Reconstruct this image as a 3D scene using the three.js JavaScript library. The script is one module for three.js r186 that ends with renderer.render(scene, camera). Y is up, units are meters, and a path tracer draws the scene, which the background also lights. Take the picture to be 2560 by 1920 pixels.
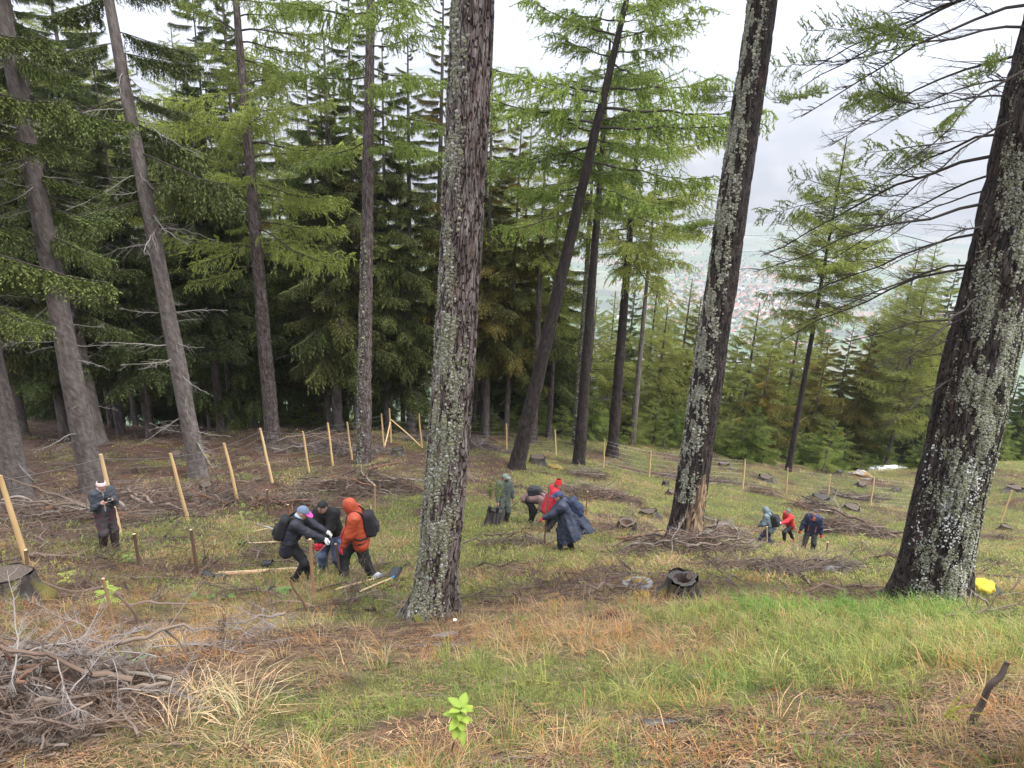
import * as THREE from 'three';
import { mergeGeometries } from 'three/addons/utils/BufferGeometryUtils.js';
import { ImprovedNoise } from 'three/addons/math/ImprovedNoise.js';

// ---------- camera, sky, sun, exposure ----------
const scene = new THREE.Scene();
const RAD = Math.PI / 180;
const camera = new THREE.PerspectiveCamera(56.3, 4 / 3, 0.1, 30000);
camera.position.set(0, 1.6, 0);
camera.rotation.order = 'YXZ';
camera.rotation.set(-19 * RAD, 0, 2.5 * RAD);
const renderer = new THREE.WebGLRenderer();
renderer.toneMapping = THREE.LinearToneMapping;
renderer.toneMappingExposure = 4.4;
renderer.shadowMap.enabled = true;
{ // overcast sky: an even bright cloud sheet, a little whiter and brighter overhead
  const W = 64, Hh = 128, a = new Float32Array(W * Hh * 4);
  for (let j = 0; j < Hh; j++) {
    const e = Math.sin(((j + 0.5) / Hh - 0.5) * Math.PI), k = Math.max(0, e), s = 0.74 * (1 + 2 * k) / 3;
    for (let i = 0; i < W; i++) a.set([s * (0.86 + 0.1 * k), s * (0.91 + 0.07 * k), s * 1.04, 1], (j * W + i) * 4);
  }
  const t = new THREE.DataTexture(a, W, Hh, THREE.RGBAFormat, THREE.FloatType);
  t.mapping = THREE.EquirectangularReflectionMapping; t.magFilter = THREE.LinearFilter; t.needsUpdate = true;
  scene.background = t; scene.environment = t;
}
const sun = new THREE.DirectionalLight(new THREE.Color(1, 0.97, 0.92), 1.5);
sun.position.set(60, 130, 10); sun.target.position.set(0, -12, -25);
sun.castShadow = true; sun.shadow.radius = 45; sun.shadow.mapSize.set(2048, 2048);
Object.assign(sun.shadow.camera, { left: -90, right: 90, top: 90, bottom: -90, near: 1, far: 400 });
scene.add(sun, sun.target);
scene.fog = new THREE.FogExp2(new THREE.Color(0.86, 0.9, 1.0), 0.00016);

// ---------- measured layout, metres: x to the right, d downhill away from the path ----------
const CTRL = [[-0.8,8.2,-4.68],[5.9,8.7,-4.34],[2.7,9.0,-4.75],[-3.1,11.9,-6.9],[-9.1,14.4,-7.94],[-9.9,16.1,-8.6],[-9.8,19.3,-9.96],[-9.7,22.8,-11.2],[-9.3,25.1,-11.8],[-8.6,31.5,-14.1],[-8.7,36.3,-15.6],[-7.1,39.4,-16.3],[-5.4,40.3,-16.6],[-0.2,49.4,-20.6],[3.7,52.1,-22.0],[6.7,46.4,-20.4],[10.4,48.0,-21.7],[16.3,45.1,-21.0],[21.0,48.7,-22.8],[25.0,50.4,-23.9],[25.8,45.7,-22.3],[35.0,47.5,-23.2],[32.3,42.0,-20.9],[-0.1,21.6,-10.9],[1.6,17.4,-9.2],[4.3,15.3,-7.9],[12.3,25.4,-13.7],[10.4,24.5,-13.1],[0.0,0.0,0.0],[-4.0,0.0,-0.1],[4.0,0.0,0.1],[0.0,3.2,-1.75],[-4.0,3.2,-1.9],[3.6,3.4,-1.6],[0.0,-6.0,3.2],[-12.0,-6.0,3.0],[12.0,-6.0,3.4],[-14.0,3.0,-1.8],[14.0,3.0,-1.2],[10.0,8.5,-4.2],[-40.0,5.0,-3.0],[-30.0,20.0,-10.5],[-45.0,45.0,-18.0],[-25.55,45.29,-18.84],[-28.1,38.92,-16.55],[0.2,62.0,-24.58],[15.23,62.16,-25.35],[24.99,58.92,-25.26],[46.01,65.44,-27.26],[-15.15,53.91,-21.48],[-60.0,70.0,-32.0],[-25.0,70.0,-31.0],[0.0,74.0,-35.5],[25.0,76.0,-37.0],[50.0,88.0,-40.0],[85.0,80.0,-36.0],[-60.0,110.0,-58.0],[0.0,110.0,-60.0],[60.0,110.0,-58.0],[110.0,110.0,-56.0],[110.0,40.0,-14.0],[60.0,25.0,-9.0],[-80.0,20.0,-9.0]];
const POSTS_LEFT = [[-9.64,12.41,1.97,-0.094],[-10.1,16.39,2.33,-0.075],[-9.73,19.24,2.25,-0.119],[-9.52,22.52,2.23,-0.118],[-9.6,26.28,2.38,-0.142],[-9.27,30.18,2.1,-0.091],[-8.67,32.07,2.32,-0.066],[-8.62,35.85,2.21,-0.082],[-7.4,38.86,2.2,-0.057],[-7.31,40.67,2.27,-0.024]];
const POSTS_RIGHT = [[-5.4,40.59,2.26,-0.075],[-0.16,47.71,2.17,-0.054],[3.65,50.9,2.17,-0.094],[6.74,46.35,2.25,-0.039],[10.0,46.06,2.11,-0.042],[16.59,45.73,2.33,-0.063],[20.4,47.35,2.19,-0.105],[24.47,49.3,2.1,-0.085],[26.81,47.49,2.38,-0.076],[34.84,47.36,2.19,-0.1],[31.96,41.43,2.34,0.051]];
const STAKES = [[-8.33,10.69,0.57,0.078,0.041],[-7.73,13.02,0.78,-0.008,0.044],[-6.41,12.84,1.11,-0.035,0.044],[-7.61,20.34,1.0,-0.02,0.037],[-6.49,19.02,0.85,-0.055,0.042],[-4.64,22.45,1.04,0.005,0.041],[-3.18,10.21,1.14,-0.005,0.035],[-3.19,12.07,0.87,-0.098,0.032],[-5.04,7.75,0.71,-0.069,0.024],[10.0,24.01,1.0,-0.14,0.04],[9.29,18.12,0.51,-0.078,0.034],[12.96,22.8,0.77,-0.113,0.051],[3.14,25.16,1.07,-0.007,0.037]];
const LATHS = [[-6.79,16.57,1.02,-0.16,0.031],[-6.44,19.1,0.33,-0.026,0.028],[-4.48,21.36,0.57,-0.14,0.047]];
const TREES = {"T1":[-14.99,19.56,4.21,0.043,0.359],"T2":[-14.65,22.62,14.62,-0.022,0.379],"T3":[-23.57,37.57,12.12,-0.043,0.4],"T4":[-13.67,28.54,18.43,-0.071,0.369],"T5":[-14.26,39.61,23.79,-0.01,0.434],"T6":[-7.69,34.52,21.8,0.04,0.381],"T7":[-0.83,8.42,7.7,0.033,0.285],"T8":[0.45,37.52,13.58,0.176,0.48],"T8b":[1.9,54.65,17.97,-0.008,0.384],"T8c":[3.42,58.14,7.89,-0.008,0.265],"T9":[4.87,45.35,18.79,-0.004,0.482],"T9b":[5.58,55.6,20.64,-0.013,0.352],"T10":[8.43,53.74,19.78,-0.013,0.531],"T10b":[10.91,58.79,15.07,-0.012,0.33],"T11":[5.23,18.45,14.2,0.008,0.463],"T12":[6.19,9.11,5.96,-0.03,0.514],"T13":[24.26,56.74,18.6,-0.007,0.281]};
const BGTRUNKS = [[-26.18,44.27,0.312],[-23.15,42.07,0.163],[-27.58,40.72,0.317],[-29.53,39.76,0.366],[-21.23,48.52,0.307],[-20.91,49.71,0.175],[-12.73,48.94,0.429],[-11.49,49.55,0.208],[-9.48,51.45,0.27],[-7.83,52.21,0.365],[-6.18,54.42,0.381],[-1.99,54.68,0.325],[-0.31,55.35,0.233]];
const FARTREES = [[25.5,74,21.6,1],[31.8,84,26.4,1],[31.1,76,22.3,1],[41.0,92,25.4,1],[18.5,70,19.1,2],[19.0,78,26.4,1],[14.6,68,16.4,1],[28.4,88,25.1,0],[36.8,72,17.7,2],[38.5,80,20.0,2],[42.9,78,26.4,1],[40.1,70,24.3,1],[49.7,82,26.6,0],[31.5,70,16.1,2],[50.9,95,28.6,1],[55.4,86,18.3,2],[67.8,98,21.8,0],[55.5,80,12.7,2],[24.5,66,12.2,2],[27.5,95,28.7,1],[66.2,90,16.3,0],[63.6,84,15.8,0],[53.4,90,26.2,1],[46.0,105,31.3,0],[16.7,85,32.4,1],[12.3,75,23.9,0],[2.3,72,23.6,1],[5.8,80,27.2,1],[7.8,70,18.3,1],[5.6,66,11.6,0],[12.7,90,31.5,1],[-2.2,76,30.2,2],[0.6,84,33.5,1],[3.7,68,14.5,2]];
const STUMPS = [[2.73,9.32,0.58],[-7.25,8.92,0.76],[1.79,40.96,0.87],[5.7,32.56,0.56],[4.24,22.45,0.59],[6.46,29.05,0.68],[10.23,42.05,0.36],[9.5,37.4,0.43],[20.66,52.2,0.97],[22.09,45.38,1.01],[22.57,42.06,0.85],[28.76,59.19,0.67],[29.61,58.46,0.62],[29.51,54.28,0.62],[17.97,54.52,0.77],[-0.35,20.57,0.5],[-16.77,32.82,0.52],[-11.19,23.85,0.38],[-6.32,37.33,0.58],[41.01,52.73,0.98],[28.69,36.71,0.53],[32.16,53.78,0.54],[39.97,62.11,0.61]];
const PILES = {"front":[-2.9,3.7,1.28],"twig":[-2.78,6.3,0.74],"behind":[-5.82,25.95,5.43],"t11":[4.48,14.74,2.08],"right":[5.38,11.79,2.9],"rightfar":[17.45,31.57,3.46],"mid":[18.76,39.06,2.82],"farlow":[13.67,47.6,6.45],"farsmall":[17.44,43.92,2.27],"bank":[0.25,17.02,1.52],"centre":[4.54,32.37,3.5],"left":[-12.56,22.56,4.27],"leftn":[-12.98,18.69,3.03],"fence":[-10.62,37.57,5.85],"edge":[5.61,6.91,1.0],"near":[8.2,22.57,2.33],"fenceright":[-3.1,44.03,4.34],"t9":[4.85,39.45,1.69],"leftm":[-7.84,22.72,1.49],"far2":[27.53,50.98,4.38]};
const PEOPLE = {"woman":[-9.07,14.25],"beanie":[-3.76,11.72],"hoodie":[-3.65,13.08],"orange":[-2.87,12.19],"ranger":[-0.12,21.6],"bent":[0.85,21.8],"red":[1.33,20.6],"poncho":[1.58,16.17],"grey":[10.52,25.3],"redw":[12.21,27.75],"navy":[11.49,23.88]};
const THINGS = {"mattock":[-7.25,18.48],"hoe":[-6.13,16.48],"pot1":[-5.42,13.84],"pot2":[-4.09,10.8],"pot3":[-5.87,12.38],"planks":[-4.89,13.0],"spade":[-2.33,11.72],"rake":[-2.66,11.41],"oak":[-0.26,3.06],"ashtree":[-5.59,8.54],"rowan":[13.55,24.11],"pine":[2.39,3.29],"stick":[2.66,3.21],"crook":[-2.94,9.07],"crook2":[-4.77,7.82],"rock1":[2.28,10.43],"rock2":[2.06,9.06],"boulder":[31.39,58.25],"slab":[-0.65,6.96],"bag":[7.33,9.41],"soil":[-0.48,3.49],"log1":[1.14,4.84],"log2":[1.67,4.84],"chunk":[1.0,3.42],"br1":[-0.82,6.51],"br2":[-0.49,4.49],"black":[9.13,29.19],"white":[5.15,8.3],"white2":[-0.6,7.7],"rock3":[6.18,45.38],"rock4":[6.4,11.91]};
const VALLEY = {"town1":[1115,3526],"town2":[1554,4126],"town3":[1055,3037],"town4":[1945,3199],"town5":[312,3257],"road_a":[1966,5958],"road_b":[2124,4943],"edge":[1760,7391],"edge2":[3825,6892],"farm":[1709,5136],"near":[1902,2672],"ind":[1849,4195],"edgeL":[-2327,7058],"town6":[969,4132]};


// ---------- helpers ----------
function rng(seed) { let s = seed >>> 0; return () => { s = (s + 0x6d2b79f5) | 0; let t = Math.imul(s ^ (s >>> 15), 1 | s); t = (t + Math.imul(t ^ (t >>> 7), 61 | t)) ^ t; return ((t ^ (t >>> 14)) >>> 0) / 4294967296; }; }
const perlin = new ImprovedNoise();
const noise = (x, y = 0.37, z = 0.71) => perlin.noise(x + 31.7, y + 17.3, z + 5.9);
const fbm = (x, y, z, o = 3) => { let s = 0, a = 0.5; for (let i = 0; i < o; i++) { s += a * noise(x, y, z); x *= 2.03; y *= 2.03; z *= 2.03; a *= 0.5; } return s; };
const clamp = THREE.MathUtils.clamp, lerp = THREE.MathUtils.lerp, sstep = THREE.MathUtils.smoothstep;
const V = (x, y, z) => new THREE.Vector3(x, y, z);
const lin = (r, g, b) => new THREE.Color().setRGB(r, g, b);
const used = {};
function numbered(n) { const k = used[n] = (used[n] ?? -1) + 1; return k ? n + '_' + String(k).padStart(3, '0') : n; }
function tag(o, label, category, group, kind) {
  o.userData.label = label; o.userData.category = category;
  if (group) o.userData.group = group;
  if (kind) o.userData.kind = kind;
  return o;
}
function thing(name, label, category, [x, y, z] = [0, 0, 0], turn = 0, group) {
  const o = new THREE.Group(); o.name = numbered(name); o.position.set(x, y, z); o.rotation.y = turn; scene.add(o);
  return tag(o, label, category, group);
}
function mesh(name, geo, mat, parent) {
  const m = new THREE.Mesh(geo, mat); m.name = parent ? name : numbered(name); m.castShadow = m.receiveShadow = true; (parent ?? scene).add(m); return m;
}
function copies(name, geo, mat, list, parent, colors) {
  const m = new THREE.InstancedMesh(geo, mat, list.length); m.name = parent ? name : numbered(name); m.castShadow = m.receiveShadow = true;
  list.forEach((mm, i) => { m.setMatrixAt(i, mm); if (colors) m.setColorAt(i, colors[i]); });
  m.userData.kind = 'stuff'; (parent ?? scene).add(m); return m;
}
const mat = (r, g, b, rough = 0.9, extra = {}) => new THREE.MeshStandardMaterial({ color: lin(r, g, b), roughness: rough, side: THREE.DoubleSide, ...extra });
const vmat = (rough = 0.9, extra = {}) => new THREE.MeshStandardMaterial({ vertexColors: true, roughness: rough, side: THREE.DoubleSide, ...extra });

// triangle soup with colours
class Soup {
  constructor() { this.p = []; this.c = []; }
  tri(a, b, c, col) { this.p.push(a.x, a.y, a.z, b.x, b.y, b.z, c.x, c.y, c.z); for (let i = 0; i < 3; i++) this.c.push(col.r, col.g, col.b); }
  geo() { const g = new THREE.BufferGeometry(); g.setAttribute('position', new THREE.Float32BufferAttribute(this.p, 3)); g.setAttribute('color', new THREE.Float32BufferAttribute(this.c, 3)); return g; }
}
// swept tube: pts, radii (array or function of t), sides; shape(a, s, k) scales the radius, tint(a, s, k) gives a colour; uv in metres
function tube(pts, rad, sides = 6, { shape, tint, cap = true } = {}) {
  const n = pts.length, P = [], U = [], C = [], I = [], N = V(), B = V(), T = V(), q = V(), R = (k) => typeof rad === 'function' ? rad(k / (n - 1)) : rad[k];
  let s = 0;
  T.subVectors(pts[1], pts[0]).normalize();
  N.set(Math.abs(T.y) > 0.9 ? 1 : 0, Math.abs(T.y) > 0.9 ? 0 : 1, 0); N.addScaledVector(T, -N.dot(T)).normalize();
  for (let k = 0; k < n; k++) {
    if (k) s += pts[k].distanceTo(pts[k - 1]);
    T.subVectors(pts[Math.min(k + 1, n - 1)], pts[Math.max(k - 1, 0)]).normalize();
    N.addScaledVector(T, -N.dot(T)).normalize(); B.crossVectors(T, N);
    for (let j = 0; j <= sides; j++) {
      const a = (j % sides) / sides * Math.PI * 2, r = R(k) * (shape ? shape(a, s, k) : 1);
      q.copy(pts[k]).addScaledVector(N, Math.cos(a) * r).addScaledVector(B, Math.sin(a) * r);
      P.push(q.x, q.y, q.z); U.push(j / sides * Math.PI * 2 * R(0), s);
      if (tint) { const c = tint(a, s, k); C.push(c.r, c.g, c.b); }
      if (k && j) { const i = k * (sides + 1) + j; I.push(i - sides - 2, i - 1, i, i - sides - 2, i, i - sides - 1); }
    }
  }
  if (cap) for (const k of [0, n - 1]) {
    const c0 = P.length / 3, p = pts[k]; P.push(p.x, p.y, p.z); U.push(0, 0); if (tint) { const c = tint(0, s, k); C.push(c.r, c.g, c.b); }
    for (let j = 0; j < sides; j++) { const i = k * (sides + 1) + j; k ? I.push(c0, i, i + 1) : I.push(c0, i + 1, i); }
  }
  const g = new THREE.BufferGeometry(); g.setAttribute('position', new THREE.Float32BufferAttribute(P, 3)); g.setAttribute('uv', new THREE.Float32BufferAttribute(U, 2));
  if (tint) g.setAttribute('color', new THREE.Float32BufferAttribute(C, 3));
  g.setIndex(I); g.computeVertexNormals();
  if (shape || sides > 5) { const nn = g.attributes.normal; for (let k = 0; k < n; k++) { const a = k * (sides + 1), b = a + sides; const x = V().fromBufferAttribute(nn, a).add(V().fromBufferAttribute(nn, b)).normalize(); nn.setXYZ(a, x.x, x.y, x.z); nn.setXYZ(b, x.x, x.y, x.z); } }
  return g;
}
const merge = (a) => mergeGeometries(a);
function pose(x, y, z, dir, roll = 0, sx = 1, sy = sx, sz = sx) { // matrix whose +X points along dir
  const X = dir.clone().normalize(), up = Math.abs(X.y) > 0.95 ? V(0, 0, 1) : V(0, 1, 0), Z = V().crossVectors(X, up).normalize(), Y = V().crossVectors(Z, X);
  const m = new THREE.Matrix4().makeBasis(X, Y, Z); m.multiply(new THREE.Matrix4().makeRotationX(roll)); m.scale(V(sx, sy, sz)); m.setPosition(x, y, z); return m;
}

// ---------- the hillside: a thin-plate surface through measured spots ----------
const TPS = (() => {
  const S = 20, P = CTRL.map((c) => [c[0] / S, c[1] / S]), n = P.length, N = n + 3, phi = (r) => r > 1e-12 ? 0.5 * r * Math.log(r) : 0;
  const A = [];
  for (let i = 0; i < N; i++) A.push(new Float64Array(N + 1));
  for (let i = 0; i < n; i++) {
    for (let j = 0; j < n; j++) A[i][j] = phi((P[i][0] - P[j][0]) ** 2 + (P[i][1] - P[j][1]) ** 2) + (i === j ? 0.004 : 0);
    A[i][n] = A[n][i] = 1; A[i][n + 1] = A[n + 1][i] = P[i][0]; A[i][n + 2] = A[n + 2][i] = P[i][1]; A[i][N] = CTRL[i][2];
  }
  for (let c = 0; c < N; c++) {
    let p = c; for (let i = c + 1; i < N; i++) if (Math.abs(A[i][c]) > Math.abs(A[p][c])) p = i;
    [A[c], A[p]] = [A[p], A[c]];
    for (let i = c + 1; i < N; i++) { const f = A[i][c] / A[c][c]; if (f) for (let j = c; j <= N; j++) A[i][j] -= f * A[c][j]; }
  }
  const w = new Float64Array(N);
  for (let i = N - 1; i >= 0; i--) { let s = A[i][N]; for (let j = i + 1; j < N; j++) s -= A[i][j] * w[j]; w[i] = s / A[i][i]; }
  return (x, d) => {
    const a = clamp(x, -70, 100) / S, b = Math.min(d, 110) / S; let h = w[n] + w[n + 1] * a + w[n + 2] * b;
    for (let i = 0; i < n; i++) h += w[i] * phi((P[i][0] - a) ** 2 + (P[i][1] - b) ** 2);
    return h - 0.62 * Math.max(0, d - 110);
  };
})();
const PIT = [THINGS.soil[0] + 0.12, THINGS.soil[1] - 0.1];
function ground(x, d) {
  const far = sstep(d, 60, 140);
  let h = TPS(x, d) + 0.22 * noise(x * 0.33, d * 0.33) + 0.09 * noise(x * 0.9 + 9, d * 0.9) * (1 - far) + (d < 40 ? 0.035 * noise(x * 3.1, d * 3.1) + 0.018 * noise(x * 7.3, d * 7.3, 3) : 0) + far * 5 * noise(x * 0.02, d * 0.02);
  const q = Math.hypot(x - PIT[0], d - PIT[1]); if (q < 0.7) h -= 0.06 * (1 - sstep(q, 0.15, 0.4)) - 0.035 * Math.exp(-(((q - 0.42) / 0.1) ** 2));
  return h;
}
const on = (x, d, lift = 0) => [x, ground(x, d) + lift, -d];
const slopeAt = (x, d, e = 0.3) => V(-(ground(x + e, d) - ground(x - e, d)) / (2 * e), 1, (ground(x, d + e) - ground(x, d - e)) / (2 * e)).normalize();
// what covers the soil: 0..1 shares of bare litter, moss, straw, fresh grass
function cover(x, d) {
  const n1 = fbm(x * 0.16, d * 0.16, 1.5, 3), n2 = fbm(x * 0.55, d * 0.55, 7.5, 3), n3 = fbm(x * 1.9, d * 1.9, 4.5, 2);
  const woods = Math.max(sstep(-x, 8.6, 13) * sstep(d, 8, 15), sstep(d, 58, 70) * sstep(-x, -30, 0));
  const lush = sstep(x, 0.2, 2.6) * (1 - sstep(Math.abs(d - 6.1), 1.1, 2.6)) * (1 - sstep(x, 9, 14));
  const greenFar = sstep(d, 18, 30) * sstep(x, -4, 9);
  const bareFront = (1 - sstep(Math.hypot(x - 2.6, (d - 3.5) * 1.4), 0.6, 1.6)) * 0.6 + (1 - sstep(Math.hypot(x + 2.3, d - 5.6), 0.6, 2.6)) * 0.42;
  const litter = clamp(0.54 + 1.7 * n1 + 1.5 * n2 + 1.0 * n3 + 0.16 * sstep(-x, -4, 4) * sstep(d, 8, 14) + 0.62 * woods - 0.7 * lush - 0.34 * greenFar + bareFront, 0, 1);
  const fresh = clamp(0.3 - 1.5 * n1 + 1.2 * n2 - 0.35 * woods + 0.62 * lush + 0.34 * greenFar - 0.5 * bareFront, 0, 1);
  const straw = clamp(0.4 + 1.9 * noise(x * 0.4 + 50, d * 0.4) + 0.8 * n3 - 0.3 * woods - 0.12 * lush, 0, 1);
  return { litter: sstep(litter, 0.12, 0.88), fresh: sstep(fresh, 0.08, 0.8), straw, woods, lush, n3 };
}
// ---------- textures ----------
function grainTexture(size, seed, draw, srgb = true) {
  const a = new Uint8Array(size * size * 4), r = rng(seed), f = new Float32Array(size * size * 3);
  draw(f, r, size);
  for (let i = 0; i < size * size; i++) { for (let c = 0; c < 3; c++) a[i * 4 + c] = clamp(f[i * 3 + c] * 255, 0, 255); a[i * 4 + 3] = 255; }
  const t = new THREE.DataTexture(a, size, size, THREE.RGBAFormat); t.wrapS = t.wrapT = THREE.RepeatWrapping; t.magFilter = THREE.LinearFilter; t.needsUpdate = true;
  if (srgb) t.colorSpace = THREE.SRGBColorSpace; return t;
}
// needle and straw litter: thousands of short fibres of differing tone
function fibres(f, r, n, count, lenLo, lenHi, base, tones, wid = 1) {
  for (let i = 0; i < n * n; i++) { const v = base + 0.1 * (r() - 0.5); f[i * 3] = v; f[i * 3 + 1] = v; f[i * 3 + 2] = v; }
  for (let k = 0; k < count; k++) {
    let x = r() * n, y = r() * n, a = r() * 6.283; const len = lerp(lenLo, lenHi, r()), t = tones[Math.floor(r() * tones.length)], bend = (r() - 0.5) * 0.06, b = 0.8 + 0.4 * r();
    for (let s = 0; s < len; s++) {
      a += bend; x += Math.cos(a); y += Math.sin(a);
      for (let w = 0; w < wid; w++) { const i = (((Math.floor(y + w) % n) + n) % n * n + ((Math.floor(x) % n) + n) % n) * 3; f[i] = t[0] * b; f[i + 1] = t[1] * b; f[i + 2] = t[2] * b; }
    }
  }
}
const litterMap = grainTexture(1024, 5, (f, r, n) => fibres(f, r, n, 26000, 6, 34, 0.62, [[0.9, 0.86, 0.8], [0.72, 0.66, 0.6], [0.5, 0.46, 0.44], [1, 0.95, 0.82], [0.62, 0.5, 0.42], [0.86, 0.8, 0.66], [0.42, 0.37, 0.35]]));
const litterBump = grainTexture(512, 6, (f, r, n) => fibres(f, r, n, 7000, 5, 22, 0.35, [[0.9, 0.9, 0.9], [0.6, 0.6, 0.6], [0.2, 0.2, 0.2]]), false);
litterMap.repeat.set(1 / 2.7, 1 / 2.7); litterBump.repeat.set(1 / 1.3, 1 / 1.3);
const barkBump = grainTexture(512, 8, (f, r, n) => { // flaking plates and cracks, tileable
  const k = 2 * Math.PI / n;
  for (let y = 0; y < n; y++) for (let x = 0; x < n; x++) {
    const cx = Math.cos(x * k) * 2.2, sx = Math.sin(x * k) * 2.2, cy = Math.cos(y * k), sy = Math.sin(y * k);
    const v = 0.5 + 0.9 * noise(cx + 1.2 * cy, sx + 1.2 * sy, cy * 1.1) + 0.5 * noise(cx * 3 + sy * 2, sx * 3 + cy * 2, 3), i = (y * n + x) * 3;
    f[i] = f[i + 1] = f[i + 2] = clamp(v + 0.16 * (r() - 0.5), 0, 1);
  }
}, false);
function bark2(seed, fine, srgb, pick) { // cracked bark plates, one metre round and two metres up
  const t = grainTexture(768, seed, (f, r, n) => { for (let y = 0; y < n; y++) for (let x = 0; x < n; x++) {
    const an = x / n * 6.28318, cx = Math.cos(an) * fine, sx = Math.sin(an) * fine, v = y / n * 11, w = 0.5 * noise(cx * 0.6, sx * 0.6, v * 0.5 + seed), a = noise(cx + w, sx, v + seed) + 0.4 * noise(cx * 2.1, sx * 2.1 + w, v * 2.2), c = 1 - sstep(Math.abs(a), 0.03, 0.17), p = 0.78 + 0.3 * noise(cx * 1.3, sx * 1.3, v * 0.6 + 20) + 0.28 * noise(cx * 5, sx * 5, v * 7) + 0.2 * (r() - 0.5); pick(f, (y * n + x) * 3, c, p); } }, srgb);
  t.wrapT = THREE.MirroredRepeatWrapping; t.repeat.set(1, 0.5); return t;
}
const larchBarkMap = bark2(3, 3.4, true, (f, i, c, p) => { f[i] = p * lerp(1, 0.46, c); f[i + 1] = p * lerp(1, 0.36, c); f[i + 2] = p * lerp(1, 0.32, c); });
const larchBarkBump = bark2(3, 3.4, false, (f, i, c, p) => { f[i] = f[i + 1] = f[i + 2] = (1 - c) * 0.8 + 0.2 * p; });
barkBump.repeat.set(3, 1.4);
const scaleBump = grainTexture(512, 9, (f, r, n) => { // small round bark scales
  f.fill(0.2);
  for (let k = 0; k < 2600; k++) { const x0 = r() * n, y0 = r() * n, R = 4 + r() * 9, h = 0.4 + 0.6 * r(); for (let y = -R; y <= R; y++) for (let x = -R; x <= R; x++) { const q = (x * x + y * y * 0.6) / (R * R); if (q < 1) { const i = ((((y0 + y) % n + n) % n | 0) * n + (((x0 + x) % n + n) % n | 0)) * 3, v = h * (1 - q * q * 0.6); f[i] = f[i + 1] = f[i + 2] = Math.max(f[i], v); } } }
}, false);
scaleBump.repeat.set(3, 3);
const spruceBarkMap = grainTexture(512, 19, (f, r, n) => { f.fill(0.62); for (let k = 0; k < 3000; k++) { const x0 = r() * n, y0 = r() * n, R = 3 + r() * 8, h = 0.55 + 0.45 * r() + (r() < 0.12 ? 0.2 : 0); for (let y = -R; y <= R; y++) for (let x = -R; x <= R; x++) if ((x * x + y * y * 0.6) < R * R * (0.7 + 0.5 * r())) { const i = ((((y0 + y) % n + n) % n | 0) * n + (((x0 + x) % n + n) % n | 0)) * 3; f[i] = h; f[i + 1] = h * 0.985; f[i + 2] = h * 0.97; } } });
spruceBarkMap.repeat.set(3, 3);

// ---------- hillside mesh ----------
function axis(lo, hi, centre, fine, grow) { const out = [centre]; for (let v = centre, s = fine; v < hi;) { v += s; s *= grow; out.push(Math.min(v, hi)); } for (let v = centre, s = fine; v > lo;) { v -= s; s *= grow; out.unshift(Math.max(v, lo)); } return out; }
const GROUND = { litter: lin(0.155, 0.082, 0.05), litterRed: lin(0.21, 0.08, 0.045), moss: lin(0.22, 0.2, 0.055), straw: lin(0.33, 0.25, 0.13), fresh: lin(0.14, 0.2, 0.05), soil: lin(0.27, 0.165, 0.095), dark: lin(0.07, 0.05, 0.038) };
function groundColour(x, d, out = new THREE.Color()) {
  const c = cover(x, d);
  out.copy(GROUND.moss).lerp(GROUND.straw, c.straw * 0.55).lerp(GROUND.fresh, c.fresh * 0.6).lerp(GROUND.litter, sstep(c.litter, 0.25, 0.75));
  const red = Math.max(sstep(noise(x * 0.8 + 3, d * 0.8, 9), 0.1, 0.4), c.woods * sstep(noise(x * 0.5, d * 0.5, 19), -0.1, 0.25)) * c.litter; out.lerp(GROUND.litterRed, 0.7 * red);
  out.lerp(GROUND.dark, 0.75 * sstep(fbm(x * 1.4, d * 1.4, 12, 2), 0.16, 0.34));
  const q = Math.hypot(x - THINGS.soil[0], (d - THINGS.soil[1]) * 1.2); out.lerp(GROUND.soil, 1 - sstep(q + 0.2 * noise(x * 5, d * 5), 0.28, 0.5));
  return out;
}
{
  const xs = axis(-700, 800, 0, 0.1, 1.021), ds = axis(-9, 1160, 3, 0.09, 1.016), nx = xs.length, nd = ds.length, P = [], U = [], C = [], I = [], col = new THREE.Color();
  for (let j = 0; j < nd; j++) for (let i = 0; i < nx; i++) {
    const x = xs[i], d = ds[j]; P.push(x, ground(x, d), -d); U.push(x, d); groundColour(x, d, col); C.push(col.r, col.g, col.b);
    if (i && j) { const k = j * nx + i; I.push(k - nx - 1, k - nx, k, k - nx - 1, k, k - 1); }
  }
  const g = new THREE.BufferGeometry(); g.setAttribute('position', new THREE.Float32BufferAttribute(P, 3)); g.setAttribute('uv', new THREE.Float32BufferAttribute(U, 2)); g.setAttribute('color', new THREE.Float32BufferAttribute(C, 3)); g.setIndex(I); g.computeVertexNormals();
  const m = mesh('ground', g, vmat(0.95, { map: litterMap, bumpMap: litterBump, bumpScale: 0.02 }));
  tag(m, 'steep hillside clearing of moss, straw and brown needle litter', 'ground', null, 'structure');
  console.log('ground', nx, nd);
}

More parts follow.
